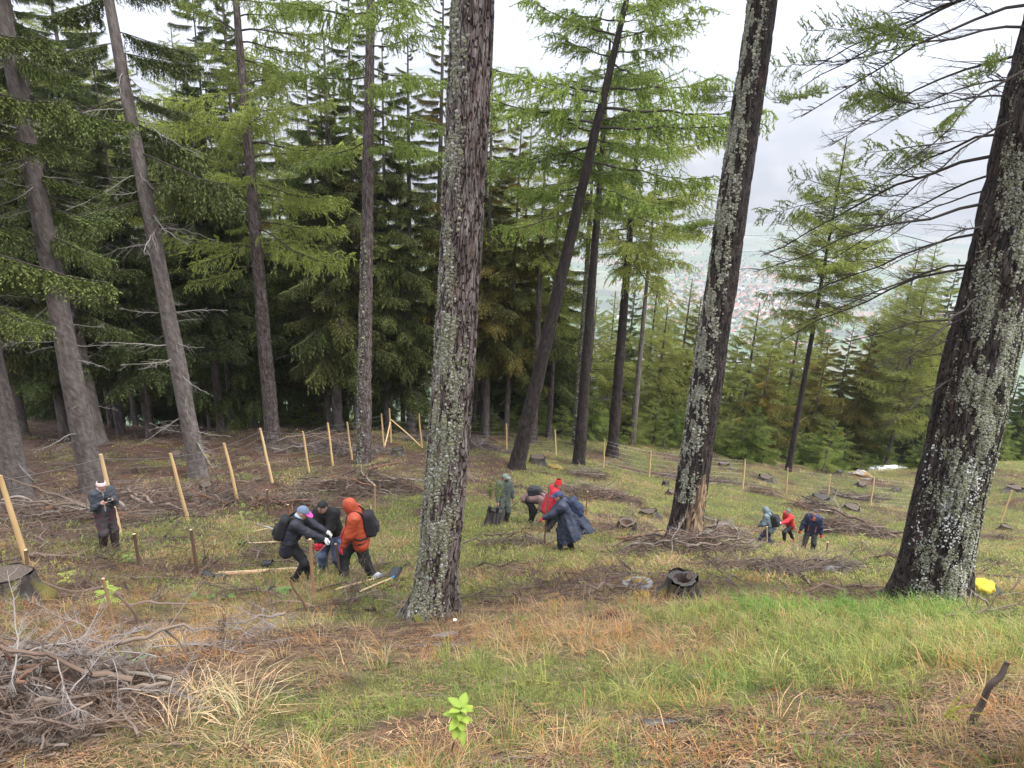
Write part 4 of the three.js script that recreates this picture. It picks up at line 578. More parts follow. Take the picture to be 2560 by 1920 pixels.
// ---------- stumps ----------
{
  const far = 'small dark cut stump in the far part of the clearing', G = 'stumps in the far clearing';
  const L = ['hollow dark stump with mossy side in front of the dark larch', 'broad grey stump cut by the left picture edge', 'pale grey stump beside the leaning dark larch', 'old stump behind heap right of the red stake', 'hollow grey stump with curled rim near the dark larch', 'short brown stump on bare earth left of the dark larch', 0, 0, 'dark stump with straw foot behind the right fence', 'flat cut stump with reddish top right of the brush poles', 'dark stump alone in grass behind the man in navy', 0, 0, 0, 0, 'tall grey stump with potted seedlings on top', 'mossy stump between spruces behind the fence', 'grey stump beside leaning post of the near fence', 0, 'stump with torn roots by the far right post', 'flat little stump in grass at far right', 0, 0];
  const H = { 0: 0.44, 1: 0.4, 4: 0.5, 15: 0.62, 2: 0.6 };
  STUMPS.forEach(([x, d, w], i) => {
    const R = w / 2 * (i < 2 ? 0.7 : 1), h = H[i] ?? 0.32 + 0.1 * ((i * 37) % 7) / 7, sides = i < 2 || i === 15 ? 48 : 22, seed = i * 3.7, pts = []; const t = thing('tree_stump', L[i] || far, 'stump', on(x, d), i * 1.3, L[i] ? undefined : G);
    const nY = 14; for (let k = 0; k <= nY; k++) pts.push(V(0, -0.45 + (h + 0.45) * k / nY, 0));
    const hollow = i === 0 || i === 4, dk = lin(0.036, 0.03, 0.027), gy = lin(0.09, 0.079, 0.073), ms = lin(0.14, 0.12, 0.03);
    const rim = (a) => 1 + 0.1 * Math.cos(3 * a + seed) + 0.22 * noise(Math.cos(a) * 2.4, seed, Math.sin(a) * 2.4);
    const wall = tube(pts, (k) => R * (1 + 0.85 * Math.exp(-(Math.max(0, -0.45 + (h + 0.45) * k)) / 0.16)), sides, { cap: false, shape: (a, s) => rim(a) * (1 + 0.12 * Math.cos(5 * a + seed) * Math.exp(-s * 1.6) + 0.06 * noise(Math.cos(a) * 9, s * 1.5, Math.sin(a) * 9 + seed)), tint: (a, s) => dk.clone().lerp(gy, sstep(noise(Math.cos(a) * 6, s * 2, Math.sin(a) * 6 + seed), -0.2, 0.3)).lerp(ms, sstep(noise(Math.cos(a) * 1.5, s * 3, Math.sin(a) * 1.5 + seed + 9), 0.15, 0.35)) });
    mesh('bark', wall, vmat(0.9, { bumpMap: barkBump, bumpScale: 0.012 }), t);
    const P = [], C = [], I = [], nr = 10, cut = i % 3 ? lin(0.115, 0.083, 0.062) : lin(0.062, 0.054, 0.05); // sawn face with rings and, in two, a rotten hollow
    for (let k = 0; k <= nr; k++) for (let j = 0; j <= sides; j++) { const a = (j % sides) / sides * 6.28318, q = k / nr, rr = R * q * rim(a) * 0.99, hol = hollow ? -0.2 * (1 - sstep(q + 0.12 * noise(Math.cos(a) * 2, 3, Math.sin(a) * 2), 0.35, 0.62)) : 0; P.push(Math.sin(a) * rr * -1, h + 0.003 + hol + 0.02 * Math.cos(a + seed) * q + 0.012 * noise(Math.cos(a) * rr * 14, seed, Math.sin(a) * rr * 14), Math.cos(a) * rr); const v = (0.8 + 0.3 * Math.sin(q * 30)) * (0.85 + 0.3 * noise(rr * 40, a * 3)), cc = hol < -0.1 ? lin(0.16, 0.075, 0.045) : cut; C.push(cc.r * v, cc.g * v, cc.b * v); if (k && j) { const m = k * (sides + 1) + j; I.push(m - sides - 2, m - 1, m, m - sides - 2, m, m - sides - 1); } }
    const g = new THREE.BufferGeometry(); g.setAttribute('position', new THREE.Float32BufferAttribute(P, 3)); g.setAttribute('color', new THREE.Float32BufferAttribute(C, 3)); g.setIndex(I); g.computeVertexNormals(); mesh('cut_face', g, vmat(0.7), t);
    t.rotation.z = 0.09 * Math.sin(i * 2.7 + 1); t.rotation.x = 0.12 * Math.cos(i * 1.9);
    if (i === 0) { const s = mesh('splinter', new THREE.ConeGeometry(0.06, 0.2, 7, 3), woodMats[0], t); s.position.set(R * 0.62, h + 0.05, -R * 0.3); s.rotation.z = -0.2; }
  });
}
// ---------- the wire fence ----------
{
  const t = thing('wire_fence', 'wire fence on peeled pale wooden posts around the planting area', 'fence', [0, 0, 0]), r = rng(8), peel = [mat(0.62, 0.42, 0.2, 0.75), mat(0.66, 0.47, 0.25, 0.75), mat(0.56, 0.38, 0.19, 0.75)];
  const post = (x, d, h, lx, i, rad = 0.055) => { const [a, b, c] = on(x, d), ps = []; for (let k = 0; k <= 10; k++) { const y = -0.3 + (h + 0.3) * k / 10; ps.push(V(a + lx * y + 0.03 * noise(y * 1.4, i * 3.3), b + y, c + 0.03 * noise(y * 1.4, i * 5.1))); } mesh('post', tube(ps, (q) => rad * (1.1 - 0.3 * q), 10, { shape: (an, s) => 1 + 0.12 * noise(Math.cos(an), s * 3 + i, Math.sin(an)) }), peel[i % 3], t); return (f) => V(a + lx * h * f, b + h * f, c); };
  const A = POSTS_LEFT.map(([x, d, h, lx], i) => post(x, d, h, lx, i)), B = POSTS_RIGHT.map(([x, d, h, lx], i) => post(x, d, h, lx, i + 20));
  const brace = (p, q) => mesh('brace', tube([p, p.clone().lerp(q, 0.5).add(V(0.03, 0.02, 0)), q], [0.042, 0.04, 0.036], 8), peel[1], t);
  brace(A[9](0.7), B[0](0.03)); brace(A[9](0.62), A[8](0.02));
  const wire = mat(0.5, 0.5, 0.5, 0.4, { metalness: 0.7 }), run = (P, f, rad) => { const ps = []; P.forEach((p, i) => { const a = p(f); if (i) { const b = P[i - 1](f), L = a.distanceTo(b); for (const k of [0.25, 0.5, 0.75]) ps.push(b.clone().lerp(a, k).add(V(0, -0.012 * L * 4 * k * (1 - k) * (1 + noise(i * 3.3, f * 9)), 0))); } ps.push(a); }); mesh('wire', tube(ps, () => rad, 4, { cap: false }), wire, t); };
  for (const f of [0.12, 0.24, 0.37, 0.52, 0.68, 0.84, 0.95]) { run(A, f, f > 0.9 ? 0.0042 : 0.003); run([A[9], ...B.slice(0, 10)], f, 0.003); }
}
// ---------- planting stakes and laths ----------
{
  const G = undefined, L = ['brown stake beside the leaning post at the left edge', 'brown stake right of the woman with the camera', 'tall brown stake between woman and the three planters', 'brown stake behind the man in the black hoodie', 'reddish brown stake right behind the person in blue beanie', 'light brown stake behind the person in the orange jacket', 'thick pale brown stake in front of the person in blue beanie', 'dark stake being set between the three planters', 'stake leaning beside the feathery seedling at left', 'stake in front of the person in grey hood', 'short grey stake in grass right of the man in navy', 'brown stake next to the tall narrow seedling', 'reddish stake right of the people in red and blue'];
  const cols = [mat(0.2, 0.12, 0.075, 0.8), mat(0.13, 0.078, 0.052, 0.8), mat(0.16, 0.095, 0.06, 0.8), mat(0.13, 0.08, 0.055, 0.8), mat(0.22, 0.1, 0.055, 0.8), mat(0.42, 0.26, 0.15, 0.8), mat(0.38, 0.23, 0.12, 0.8), mat(0.19, 0.12, 0.08, 0.8), mat(0.3, 0.18, 0.1, 0.8), mat(0.4, 0.29, 0.18, 0.8), mat(0.2, 0.16, 0.12, 0.8), mat(0.3, 0.2, 0.13, 0.8), mat(0.26, 0.11, 0.06, 0.8)], cutm = mat(0.55, 0.4, 0.24, 0.8);
  STAKES.forEach(([x, d, h, lx, rad], i) => { const R = Math.min(rad * 0.8, 0.034), t = thing('planting_stake', L[i], 'stake', on(x, d)), ps = []; for (let k = 0; k <= 6; k++) { const y = -0.25 + (h + 0.25) * k / 6; ps.push(V(lx * y + 0.008 * noise(y * 3, i), y, 0.008 * noise(y * 3, i + 7))); } mesh('pole', tube(ps, (q) => R * (1.05 - 0.12 * q), 10, { shape: (a, s) => 1 + 0.14 * noise(Math.cos(a) * 1.5, s * 5 + i, Math.sin(a) * 1.5) }), cols[i], t); const c = mesh('cut_end', new THREE.CylinderGeometry(R * 0.9, R * 0.92, 0.006, 10), cutm, t); c.position.set(lx * h + 0.008 * noise(h * 3, i), h + 0.002, 0.008 * noise(h * 3, i + 7)); });
  const LL = ['narrow sawn lath with seedling top behind the tall brown stake', 'short sawn lath beside the reddish stake', 'wide sawn lath behind the orange hood'];
  LATHS.forEach(([x, d, h, lx, rad], i) => { const g = new THREE.BoxGeometry(0.045, h + 0.25, 0.02, 1, 4, 1); g.translate(0, h / 2 - 0.1, 0); const m = mesh('sawn_lath', g, mat(0.66, 0.48, 0.26, 0.7)); m.position.set(...on(x, d)); m.rotation.z = -lx; m.rotation.y = 0.3 * i; tag(m, LL[i], 'lath'); });
  const crooked = (label, [x, d], pts, rad, m) => { const o = on(x, d), q = mesh('crooked_stick', tube(new THREE.CatmullRomCurve3(pts.map((p) => V(...p))).getPoints(18), (t) => rad * (1.1 - 0.35 * t), 9, { shape: (a, s) => 1 + 0.2 * noise(Math.cos(a) * 2, s * 12, Math.sin(a) * 2) }), m); q.position.set(...o); tag(q, label, 'stick'); };
  crooked('curved bare stick leaning in front of the thick pale stake', THINGS.crook, [[0.02, -0.15, 0], [0, 0.02, 0], [-0.05, 0.22, 0.02], [-0.16, 0.44, 0.03], [-0.2, 0.54, 0.03]], 0.018, woodMats[3]); crooked('crooked brown stick beside the seedling stake at left', THINGS.crook2, [[0.02, -0.15, 0], [0, 0.02, 0], [-0.02, 0.24, 0.02], [-0.12, 0.4, 0.03], [-0.2, 0.5, 0.03]], 0.019, woodMats[0]);
  crooked('dark broken stick standing in litter at lower right', THINGS.stick, [[-0.02, -0.12, 0], [-0.02, 0.02, 0], [0.01, 0.17, 0], [0.015, 0.3, 0.01], [0.05, 0.36, 0.012], [0.075, 0.45, 0.0]], 0.02, woodMats[1]); crooked('thin black stick leaning beside the torn larch trunk', [T.T11[0] + 0.8, T.T11[1] + 0.2], [[0, -0.1, 0], [0.02, 0.3, 0], [0.1, 0.6, 0.1], [0.14, 0.95, 0.1]], 0.03, blackWood);
}
// ---------- tools, pots, planks ----------
const ash = mat(0.6, 0.43, 0.24, 0.55), steel = mat(0.1, 0.1, 0.105, 0.45, { metalness: 0.6 }), silver = mat(0.45, 0.45, 0.46, 0.35, { metalness: 0.8 }), blackPlastic = mat(0.022, 0.022, 0.024, 0.45);
function lie(t, x, d, ang, lift = 0.03) { const n = slopeAt(x, d), dir = V(Math.cos(ang), 0, Math.sin(ang)).projectOnPlane(n).normalize(); const m = pose(0, 0, 0, dir); const Z = V().crossVectors(dir, n).normalize(); m.makeBasis(dir, n, Z); t.quaternion.setFromRotationMatrix(m); t.position.set(...on(x, d, lift)); return t; }
function handle(t, len, rad = 0.017) { mesh('handle', tube([V(0, 0, 0), V(len * 0.3, 0.008, 0.01), V(len * 0.7, 0.004, -0.008), V(len, 0, 0)], [rad, rad * 0.95, rad, rad * 1.15], 10), ash, t); }
function blade(w, l, th, curve, m, name, t) { const g = new THREE.BoxGeometry(l, th, w, 10, 1, 8), p = g.attributes.position; for (let i = 0; i < p.count; i++) { const u = p.getX(i) / l + 0.5, v = p.getZ(i) / (w / 2); p.setZ(i, p.getZ(i) * (0.86 + 0.14 * Math.sin(u * 2.6) - 0.28 * Math.max(0, u - 0.72) * 3 * Math.abs(v))); p.setY(i, p.getY(i) + curve * (v * v) + curve * 0.8 * u * u); } g.computeVertexNormals(); return mesh(name, g, m, t); }
{
  let t = lie(thing('mattock', 'mattock with steel head lying in grass behind the long handled hoe', 'mattock'), -7.2, 17.9, -1.3, 0.09); handle(t, 0.75); let h = mesh('head', merge([tube([V(0.76, 0.02, -0.28), V(0.77, 0.05, 0), V(0.74, 0.02, 0.3)], [0.012, 0.03, 0.01], 8)]), silver, t); const bl = blade(0.1, 0.16, 0.012, 0.01, silver, 'blade', t); bl.position.set(0.75, 0.03, -0.3); bl.rotation.y = 1.5;
  t = lie(thing('hoe', 'wide black bladed hoe lying left of the person in blue beanie', 'hoe'), -5.95, 16.9, 2.6, 0.1); handle(t, 1.0); const b2 = blade(0.2, 0.26, 0.012, 0.03, steel, 'blade', t); b2.position.set(1.1, -0.02, 0.02); b2.rotation.z = -0.3; mesh('collar', new THREE.CylinderGeometry(0.03, 0.028, 0.08, 12), steel, t).position.set(0.98, 0, 0); t.children.at(-1).rotation.z = Math.PI / 2;
  t = lie(thing('spade', 'long spade with black blade and blue collar beside the big trunk', 'spade'), -2.45, 10.48, -1.4, 0.1); handle(t, 1.5); const b3 = blade(0.24, 0.3, 0.008, 0.03, mat(0.03, 0.035, 0.04, 0.35, { metalness: 0.4 }), 'blade', t); b3.position.set(1.7, 0.07, 0); b3.rotation.z = 0.45; const cl = mesh('collar', new THREE.CylinderGeometry(0.024, 0.026, 0.14, 12), mat(0.05, 0.22, 0.45, 0.5), t); cl.position.set(1.53, 0.01, 0); cl.rotation.z = Math.PI / 2;
  t = lie(thing('shovel', 'wooden handled shovel with silver blade lying below the orange jacket', 'shovel'), -2.9, 10.61, -1.3, 0.1); handle(t, 1.4); const b4 = blade(0.2, 0.26, 0.008, 0.03, silver, 'blade', t); b4.position.set(1.54, 0.02, 0); b4.rotation.z = 0.15;
  const potShape = [[0.001, 0], [0.07, 0], [0.074, 0.01], [0.095, 0.2], [0.102, 0.2], [0.102, 0.222], [0.092, 0.222], [0.09, 0.2], [0.068, 0.02], [0.001, 0.02]].map((q) => new THREE.Vector2(...q)), potGeo = new THREE.LatheGeometry(potShape, 24);
  const pot = (label, [x, d], turn, tip) => { const m = mesh('plant_pot', potGeo, blackPlastic); m.position.set(...on(x, d, tip ? 0.09 : 0)); m.rotation.set(0, turn, tip ? 1.5 : 0, 'YXZ'); m.scale.setScalar(1); return tag(m, label, 'pot'); };
  pot('black plant pot lying on its side above the sawn planks', THINGS.pot1, 0, 1).rotation.set(0.2, 0.1, -1.45); pot('black plant pot tipped over in grass below the beanie person', THINGS.pot2, 1.9, 1); pot('two black pots nested by the end of the planks', THINGS.pot3, -0.4, 1);
  pot('black plant pot beside the larger pot left of planks', [THINGS.pot3[0] + 0.24, THINGS.pot3[1] + 0.05], 0.5, 1);
  // sawn planks, stacked askew
  const pl = [['pale sawn plank on top of the plank stack', 1.35, 0, 0.055, 0.02, 0.66], ['sawn plank with split edge in the plank stack', 1.5, 0.06, 0.025, -0.025, 0.6], ['reddish sawn plank at the front of the plank stack', 1.3, -0.13, 0.022, 0.03, 0.55]];
  pl.forEach(([l, len0, off, lift, a, c], i) => { const len = len0 * 1.35, g = new THREE.BoxGeometry(len, 0.03, 0.1, 14, 1, 1), p = g.attributes.position; for (let k = 0; k < p.count; k++) p.setY(k, p.getY(k) + 0.01 * noise(p.getX(k) * 3, i)); g.computeVertexNormals(); const m = mesh('sawn_plank', g, mat(c, c * (i === 2 ? 0.55 : 0.72), c * (i === 2 ? 0.34 : 0.42), 0.7)); lie(m, -5.08, 13.05 + off, a - 0.25, lift + 0.07); tag(m, l, 'plank'); });
  lying('debarked_pole', 'reddish round pole lying in front of the planks', 'pole', [-5.1, 12.6], 1.6, -0.13, 0.035, mat(0.5, 0.29, 0.19, 0.7), 12, { wob: 0.01 });
}
// ---------- seedlings ----------
const leafGreen = leafy({ transmission: 0.4, roughness: 0.7, thickness: 0 });
function leafGeo(l, w, lobes, seed, col) { // a single bent leaf along +X with a lobed or toothed edge and a folded midrib
  const P = [], I = [], C = [], n = 12; for (let k = 0; k <= n; k++) { const t = k / n, half = w * Math.sin(Math.PI * Math.min(1, t ** 1.15 * 0.98 + 0.01)) * (1 + (k % 2 ? lobes : -lobes)), droop = -0.35 * l * t * t; for (const s of [-1, 0, 1]) { P.push(l * t, droop + (s ? 0.25 * half : 0), s * half); const q = s ? 1 : 1.15; C.push(col[0] * q, col[1] * q, col[2] * q); } if (k) for (const s of [0, 1]) { const a = (k - 1) * 3 + s; I.push(a, a + 3, a + 4, a, a + 4, a + 1); } }
  const g = new THREE.BufferGeometry(); g.setAttribute('position', new THREE.Float32BufferAttribute(P, 3)); g.setAttribute('color', new THREE.Float32BufferAttribute(C, 3)); g.setIndex(I); g.computeVertexNormals(); return g;
}
{
  const r = rng(17);
  { // leafy seedling in front
    const t = thing('leafy_seedling', 'leafy bright green seedling on bare stem in freshly dug soil', 'seedling', on(...THINGS.oak)), L = leafGeo(0.1, 0.027, 0.06, 1, [0.24, 0.34, 0.05]), L2 = leafGeo(0.088, 0.025, 0.06, 2, [0.3, 0.4, 0.06]); mesh('stem', tube([V(0, -0.05, 0), V(0.02, 0.12, 0), V(0.045, 0.25, -0.01), V(0.066, 0.39, -0.02)], [0.0055, 0.005, 0.004, 0.0025], 7), woodMats[1], t);
    for (let k = 0; k < 26; k++) { const u = k / 25, y = 0.25 + 0.13 * u, x = lerp(0.045, 0.065, u), a = k * 2.39996, pit = lerp(-0.75, 0.75, u) + (r() - 0.5) * 0.4, s = 0.62 + 0.42 * r(); const m = mesh('leaf', k % 2 ? L : L2, leafGreen, t); m.applyMatrix4(pose(x, y, -0.01 - 0.01 * u, V(Math.cos(a) * Math.cos(pit), Math.sin(pit), Math.sin(a) * Math.cos(pit)), (r() - 0.5) * 0.5, s)); }
  }
  const feathery = (label, [x, d], h, n, leaflet, col, spread) => { const t = thing('feathery_seedling', label, 'seedling', on(x, d)), Lg = leafGeo(leaflet, leaflet * 0.27, 0.08, 3, col); mesh('stem', tube([V(0, -0.05, 0), V(0.01, h * 0.5, 0), V(0, h, 0.01)], [0.007, 0.005, 0.003], 6), woodMats[0], t);
    for (let k = 0; k < n; k++) { const y = h * (0.35 + 0.65 * k / n), a = k * 2.4, P0 = V(0, y, 0), dir = V(Math.cos(a) * spread, 0.5, Math.sin(a) * spread).normalize(), parts = []; for (let j = 1; j <= 6; j++) for (const s of [-1, 1]) { const q = P0.clone().addScaledVector(dir, j * leaflet * 0.55); q.y -= 0.004 * j * j * leaflet * 10; const side = V(-Math.sin(a), 0, Math.cos(a)).multiplyScalar(s).addScaledVector(dir, 0.5); parts.push(Lg.clone().applyMatrix4(pose(q.x, q.y, q.z, side, 0, 1 - 0.08 * j))); } mesh('leaf', merge(parts), leafGreen, t); } };
  feathery('feathery light green seedling beside leaning stake at left', THINGS.ashtree, 0.42, 9, 0.06, [0.3, 0.4, 0.06], 0.8); feathery('tall narrow seedling with yellow green leaves by the right brush heap', THINGS.rowan, 1.15, 22, 0.055, [0.33, 0.38, 0.07], 0.35);
  feathery('small leafy seedling on top of the sawn lath at left', [LATHS[0][0] - 0.02, LATHS[0][1] - 0.12], 1.25, 8, 0.07, [0.2, 0.3, 0.07], 0.5); feathery('little green plant between woman and brown stake', [STAKES[1][0] - 0.2, STAKES[1][1]], 0.28, 7, 0.05, [0.2, 0.3, 0.06], 0.8); feathery('small light seedling in the earth left of tall brown stake', [-7.6, 10.6], 0.3, 6, 0.05, [0.36, 0.44, 0.07], 0.8);
  // leafy weeds
  const W = []; const wg = leafGeo(0.1, 0.045, 0.14, 5, [0.14, 0.24, 0.06]); for (const [x, d, n] of [[-4.9, 10.4, 22], [-4.1, 10.6, 14], [-3.6, 5.2, 12], [8.6, 21, 26], [-5.2, 5.0, 14], [4.4, 19.5, 12], [-8.4, 10.2, 18]]) for (let k = 0; k < n; k++) { const a = r() * 6.283, px = x + (r() - 0.5) * 0.7, pd = d + (r() - 0.5) * 0.6; W.push(pose(...on(px, pd, 0.04 + 0.1 * r()), V(Math.cos(a), 0.4 * r(), Math.sin(a)), (r() - 0.5), 0.7 + 0.8 * r())); } tag(copies('leafy_weeds', wg, leafGreen, W), 'low leafy green weeds in scattered patches', 'weeds');
  { // conifer seedling, its new shoots yellow green
    const t = thing('conifer_seedling', 'leaning conifer seedling with bright yellow green new shoots at lower right', 'seedling', on(...THINGS.pine)); mesh('stem', tube([V(-0.02, -0.05, 0), V(0.06, 0.05, 0.01), V(0.14, 0.11, 0.02)], [0.005, 0.0045, 0.003], 6), woodMats[0], t);
    for (let k = 0; k < 9; k++) { const s = new Soup(), a = -0.9 + 1.8 * k / 8, b = V(0.14, 0.11, 0.02), e = b.clone().add(V(0.09 + 0.08 * r(), 0.05 + 0.09 * Math.sin(k * 1.7), Math.sin(a) * 0.13)), m = b.clone().lerp(e, 0.5).add(V(0, 0.02, 0)); for (const [p, q] of [[b, m], [m, e]]) needles(s, r, p, q, 46, 0.011, 0.0022, shade([0.36, 0.42, 0.06], 0.2), 1); mesh('shoot', s.geo(), leafGreen, t); }
    const s = new Soup(); for (let k = 0; k < 5; k++) needles(s, r, V(0.02, 0.02, 0), V(-0.02 + 0.1 * r(), 0.03 + 0.08 * r(), (r() - 0.5) * 0.16), 60, 0.016, 0.0015, shade([0.1, 0.14, 0.05], 0.3), 1); mesh('old_needles', s.geo(), leafGreen, t);
  }
  // seedlings in pots on the tall stump
  const sx = STUMPS[15][0], sd = STUMPS[15][1], top = ground(sx, sd) + 0.625; const pg = new THREE.CylinderGeometry(0.06, 0.045, 0.2, 16, 1);
  [['potted pine seedling on tall grey stump, nearer the big trunk', -0.24, 0.02], ['potted pine seedling on tall grey stump, nearer the ranger', 0.07, 0.05]].forEach(([label, dx, dz]) => { const t = thing('potted_seedling', label, 'seedling', [sx + dx * 0.8, top, -sd + dz + 0.05]); const p = mesh('pot', pg, blackPlastic, t); p.position.y = 0.1; mesh('stem', tube([V(0, 0.15, 0), V(0.01, 0.5, 0), V(0.02, 0.9, 0.01)], [0.009, 0.007, 0.004], 6), woodMats[0], t); const s = new Soup(); for (let k = 0; k < 26; k++) { const y = 0.45 + 0.5 * r(), a = r() * 6.283, o = V(0.01, y, 0); needles(s, r, o, o.clone().add(V(Math.cos(a) * 0.16, 0.12 + 0.16 * r(), Math.sin(a) * 0.16)), 22, 0.07, 0.007, shade([0.2, 0.26, 0.08], 0.3), 1); } mesh('foliage', s.geo(), leafGreen, t); });
  // yellow stems of young larches in the brush
  [['pale yellow young larch shoot in brush behind the red hat', 3.1, 26.5, 1.4], ['short yellow larch shoot beside the reddish stake', 3.0, 25.4, 0.7]].forEach(([label, x, d, h]) => { const t = thing('larch_shoot', label, 'seedling', on(x, d)); const s = new Soup(); for (let k = 0; k < 8; k++) { const a = k * 2.4; needles(s, r, V(0, 0.2 + k * 0.06 * h, 0), V(Math.cos(a) * 0.22 * h, h * (0.6 + 0.4 * r()), Math.sin(a) * 0.22 * h), 50, 0.03, 0.004, shade([0.3, 0.36, 0.1], 0.2), 1); } mesh('stem', tube([V(0, -0.1, 0), V(0.02, h * 0.9, 0)], [0.01, 0.004], 5), woodMats[0], t); mesh('foliage', s.geo(), leafGreen, t); });
}
// ---------- stones, snow, bag ----------
function rock(name, label, [x, d], [w, h, l], seed, c1, c2, sink = 0.3, cat = 'rock') { const g = new THREE.IcosahedronGeometry(1, 5), p = g.attributes.position, C = []; for (let i = 0; i < p.count; i++) { const v = V().fromBufferAttribute(p, i), f = 1 + 0.35 * noise(v.x * 1.3 + seed, v.y * 1.3, v.z * 1.3) + 0.1 * noise(v.x * 4 + seed, v.y * 4, v.z * 4); p.setXYZ(i, v.x * f * w, v.y * f * h, v.z * f * l); const k = c1.clone().lerp(c2, sstep(noise(v.x * 1.8 + seed, v.y * 1.8, v.z * 1.8 + 3), -0.05, 0.12)).multiplyScalar(0.85 + 0.5 * noise(v.x * 9, v.y * 9, v.z * 9 + seed)); C.push(k.r, k.g, k.b); } g.setAttribute('color', new THREE.Float32BufferAttribute(C, 3)); g.deleteAttribute('uv'); const gg = g; gg.computeVertexNormals(); const m = mesh(name, gg, vmat(0.95)); m.position.set(...on(x, d, h * (1 - 2 * sink))); m.quaternion.setFromUnitVectors(V(0, 1, 0), slopeAt(x, d)); return tag(m, label, cat); }
const stone = lin(0.27, 0.27, 0.28), mossC = lin(0.19, 0.12, 0.02);
rock('mossy_rock', 'grey rock capped with orange moss left of the hollow stump', THINGS.rock1, [0.26, 0.13, 0.16], 3, stone, mossC, 0.15); rock('mossy_rock', 'small round rock covered in yellow moss in front of hollow stump', THINGS.rock2, [0.12, 0.1, 0.1], 8, mossC, lin(0.17, 0.14, 0.03), 0.15); rock('boulder', 'big grey boulder with orange moss at the far tree line', THINGS.boulder, [1, 0.5, 0.7], 12, stone, lin(0.24, 0.14, 0.05)); rock('flat_stone', 'flat weathered stone in reddish litter below the big centre trunk', THINGS.slab, [0.15, 0.035, 0.08], 5, lin(0.22, 0.19, 0.18), lin(0.17, 0.13, 0.12)); rock('grey_stone', 'grey stone half hidden in brush near the massive larch', THINGS.rock4, [0.34, 0.12, 0.2], 21, lin(0.18, 0.18, 0.18), lin(0.11, 0.1, 0.095));
rock('moss_cushion', 'orange moss hummock by the pale stump behind the leaning larch', [2.9, 40.2], [0.5, 0.22, 0.4], 31, mossC, lin(0.2, 0.17, 0.06)); rock('moss_cushion', 'orange moss hummock beside stump under the spruces', [-15.7, 32.9], [0.55, 0.28, 0.4], 33, mossC, lin(0.2, 0.17, 0.06));
{ // late snow under the far trees
  const snow = mat(0.85, 0.87, 0.92, 0.8); [['snow_patch', 'patch of old snow between trunks at the far right trees', 30.5, 66.5, 3.4, 2.2], ['snow_patch', 'narrow strip of old snow behind the mossy boulder', 39.5, 70, 2.8, 1.6]].forEach(([n, l, x, d, w, dd], s) => { const P = [], I = [], N = 40; P.push(x, ground(x, d) + 0.75, -d); for (let k = 1; k <= 6; k++) for (let j = 0; j < N; j++) { const a = j / N * 6.283, f = k / 6 * (1 + 0.4 * noise(Math.cos(a) * 1.6, s * 7, Math.sin(a) * 1.6)), px = x + Math.cos(a) * w * f, pd = d + Math.sin(a) * dd * f; P.push(px, ground(px, pd) + 0.75 * (1 - (k / 6) ** 3) - 0.03, -pd); const c = 1 + (k - 1) * N, j2 = (j + 1) % N; if (k === 1) I.push(0, 1 + j, 1 + j2); else I.push(c - N + j, c + j, c + j2, c - N + j, c + j2, c - N + j2); } const g = new THREE.BufferGeometry(); g.setAttribute('position', new THREE.Float32BufferAttribute(P, 3)); g.setIndex(I); g.computeVertexNormals(); tag(mesh(n, g, snow), l, 'snow'); });
  // scraps of white paper
  [['white scraps in tall grass at the foot of the massive larch', THINGS.white, 0.04], ['small white scrap on moss at the foot of the centre trunk', THINGS.white2, 0.022]].forEach(([l, [x, d], s], i) => { const g = new THREE.PlaneGeometry(s * 2, s * 1.4, 8, 6), p = g.attributes.position; for (let k = 0; k < p.count; k++) p.setZ(k, 0.6 * s * noise(p.getX(k) / s * 1.5, p.getY(k) / s * 1.5, i)); g.computeVertexNormals(); const m = mesh('paper_scrap', g, mat(0.8, 0.8, 0.8, 0.8)); m.position.set(...on(x, d, 0.07)); m.rotation.set(-1, 0.3, 0.2); tag(m, l, 'paper'); });
}
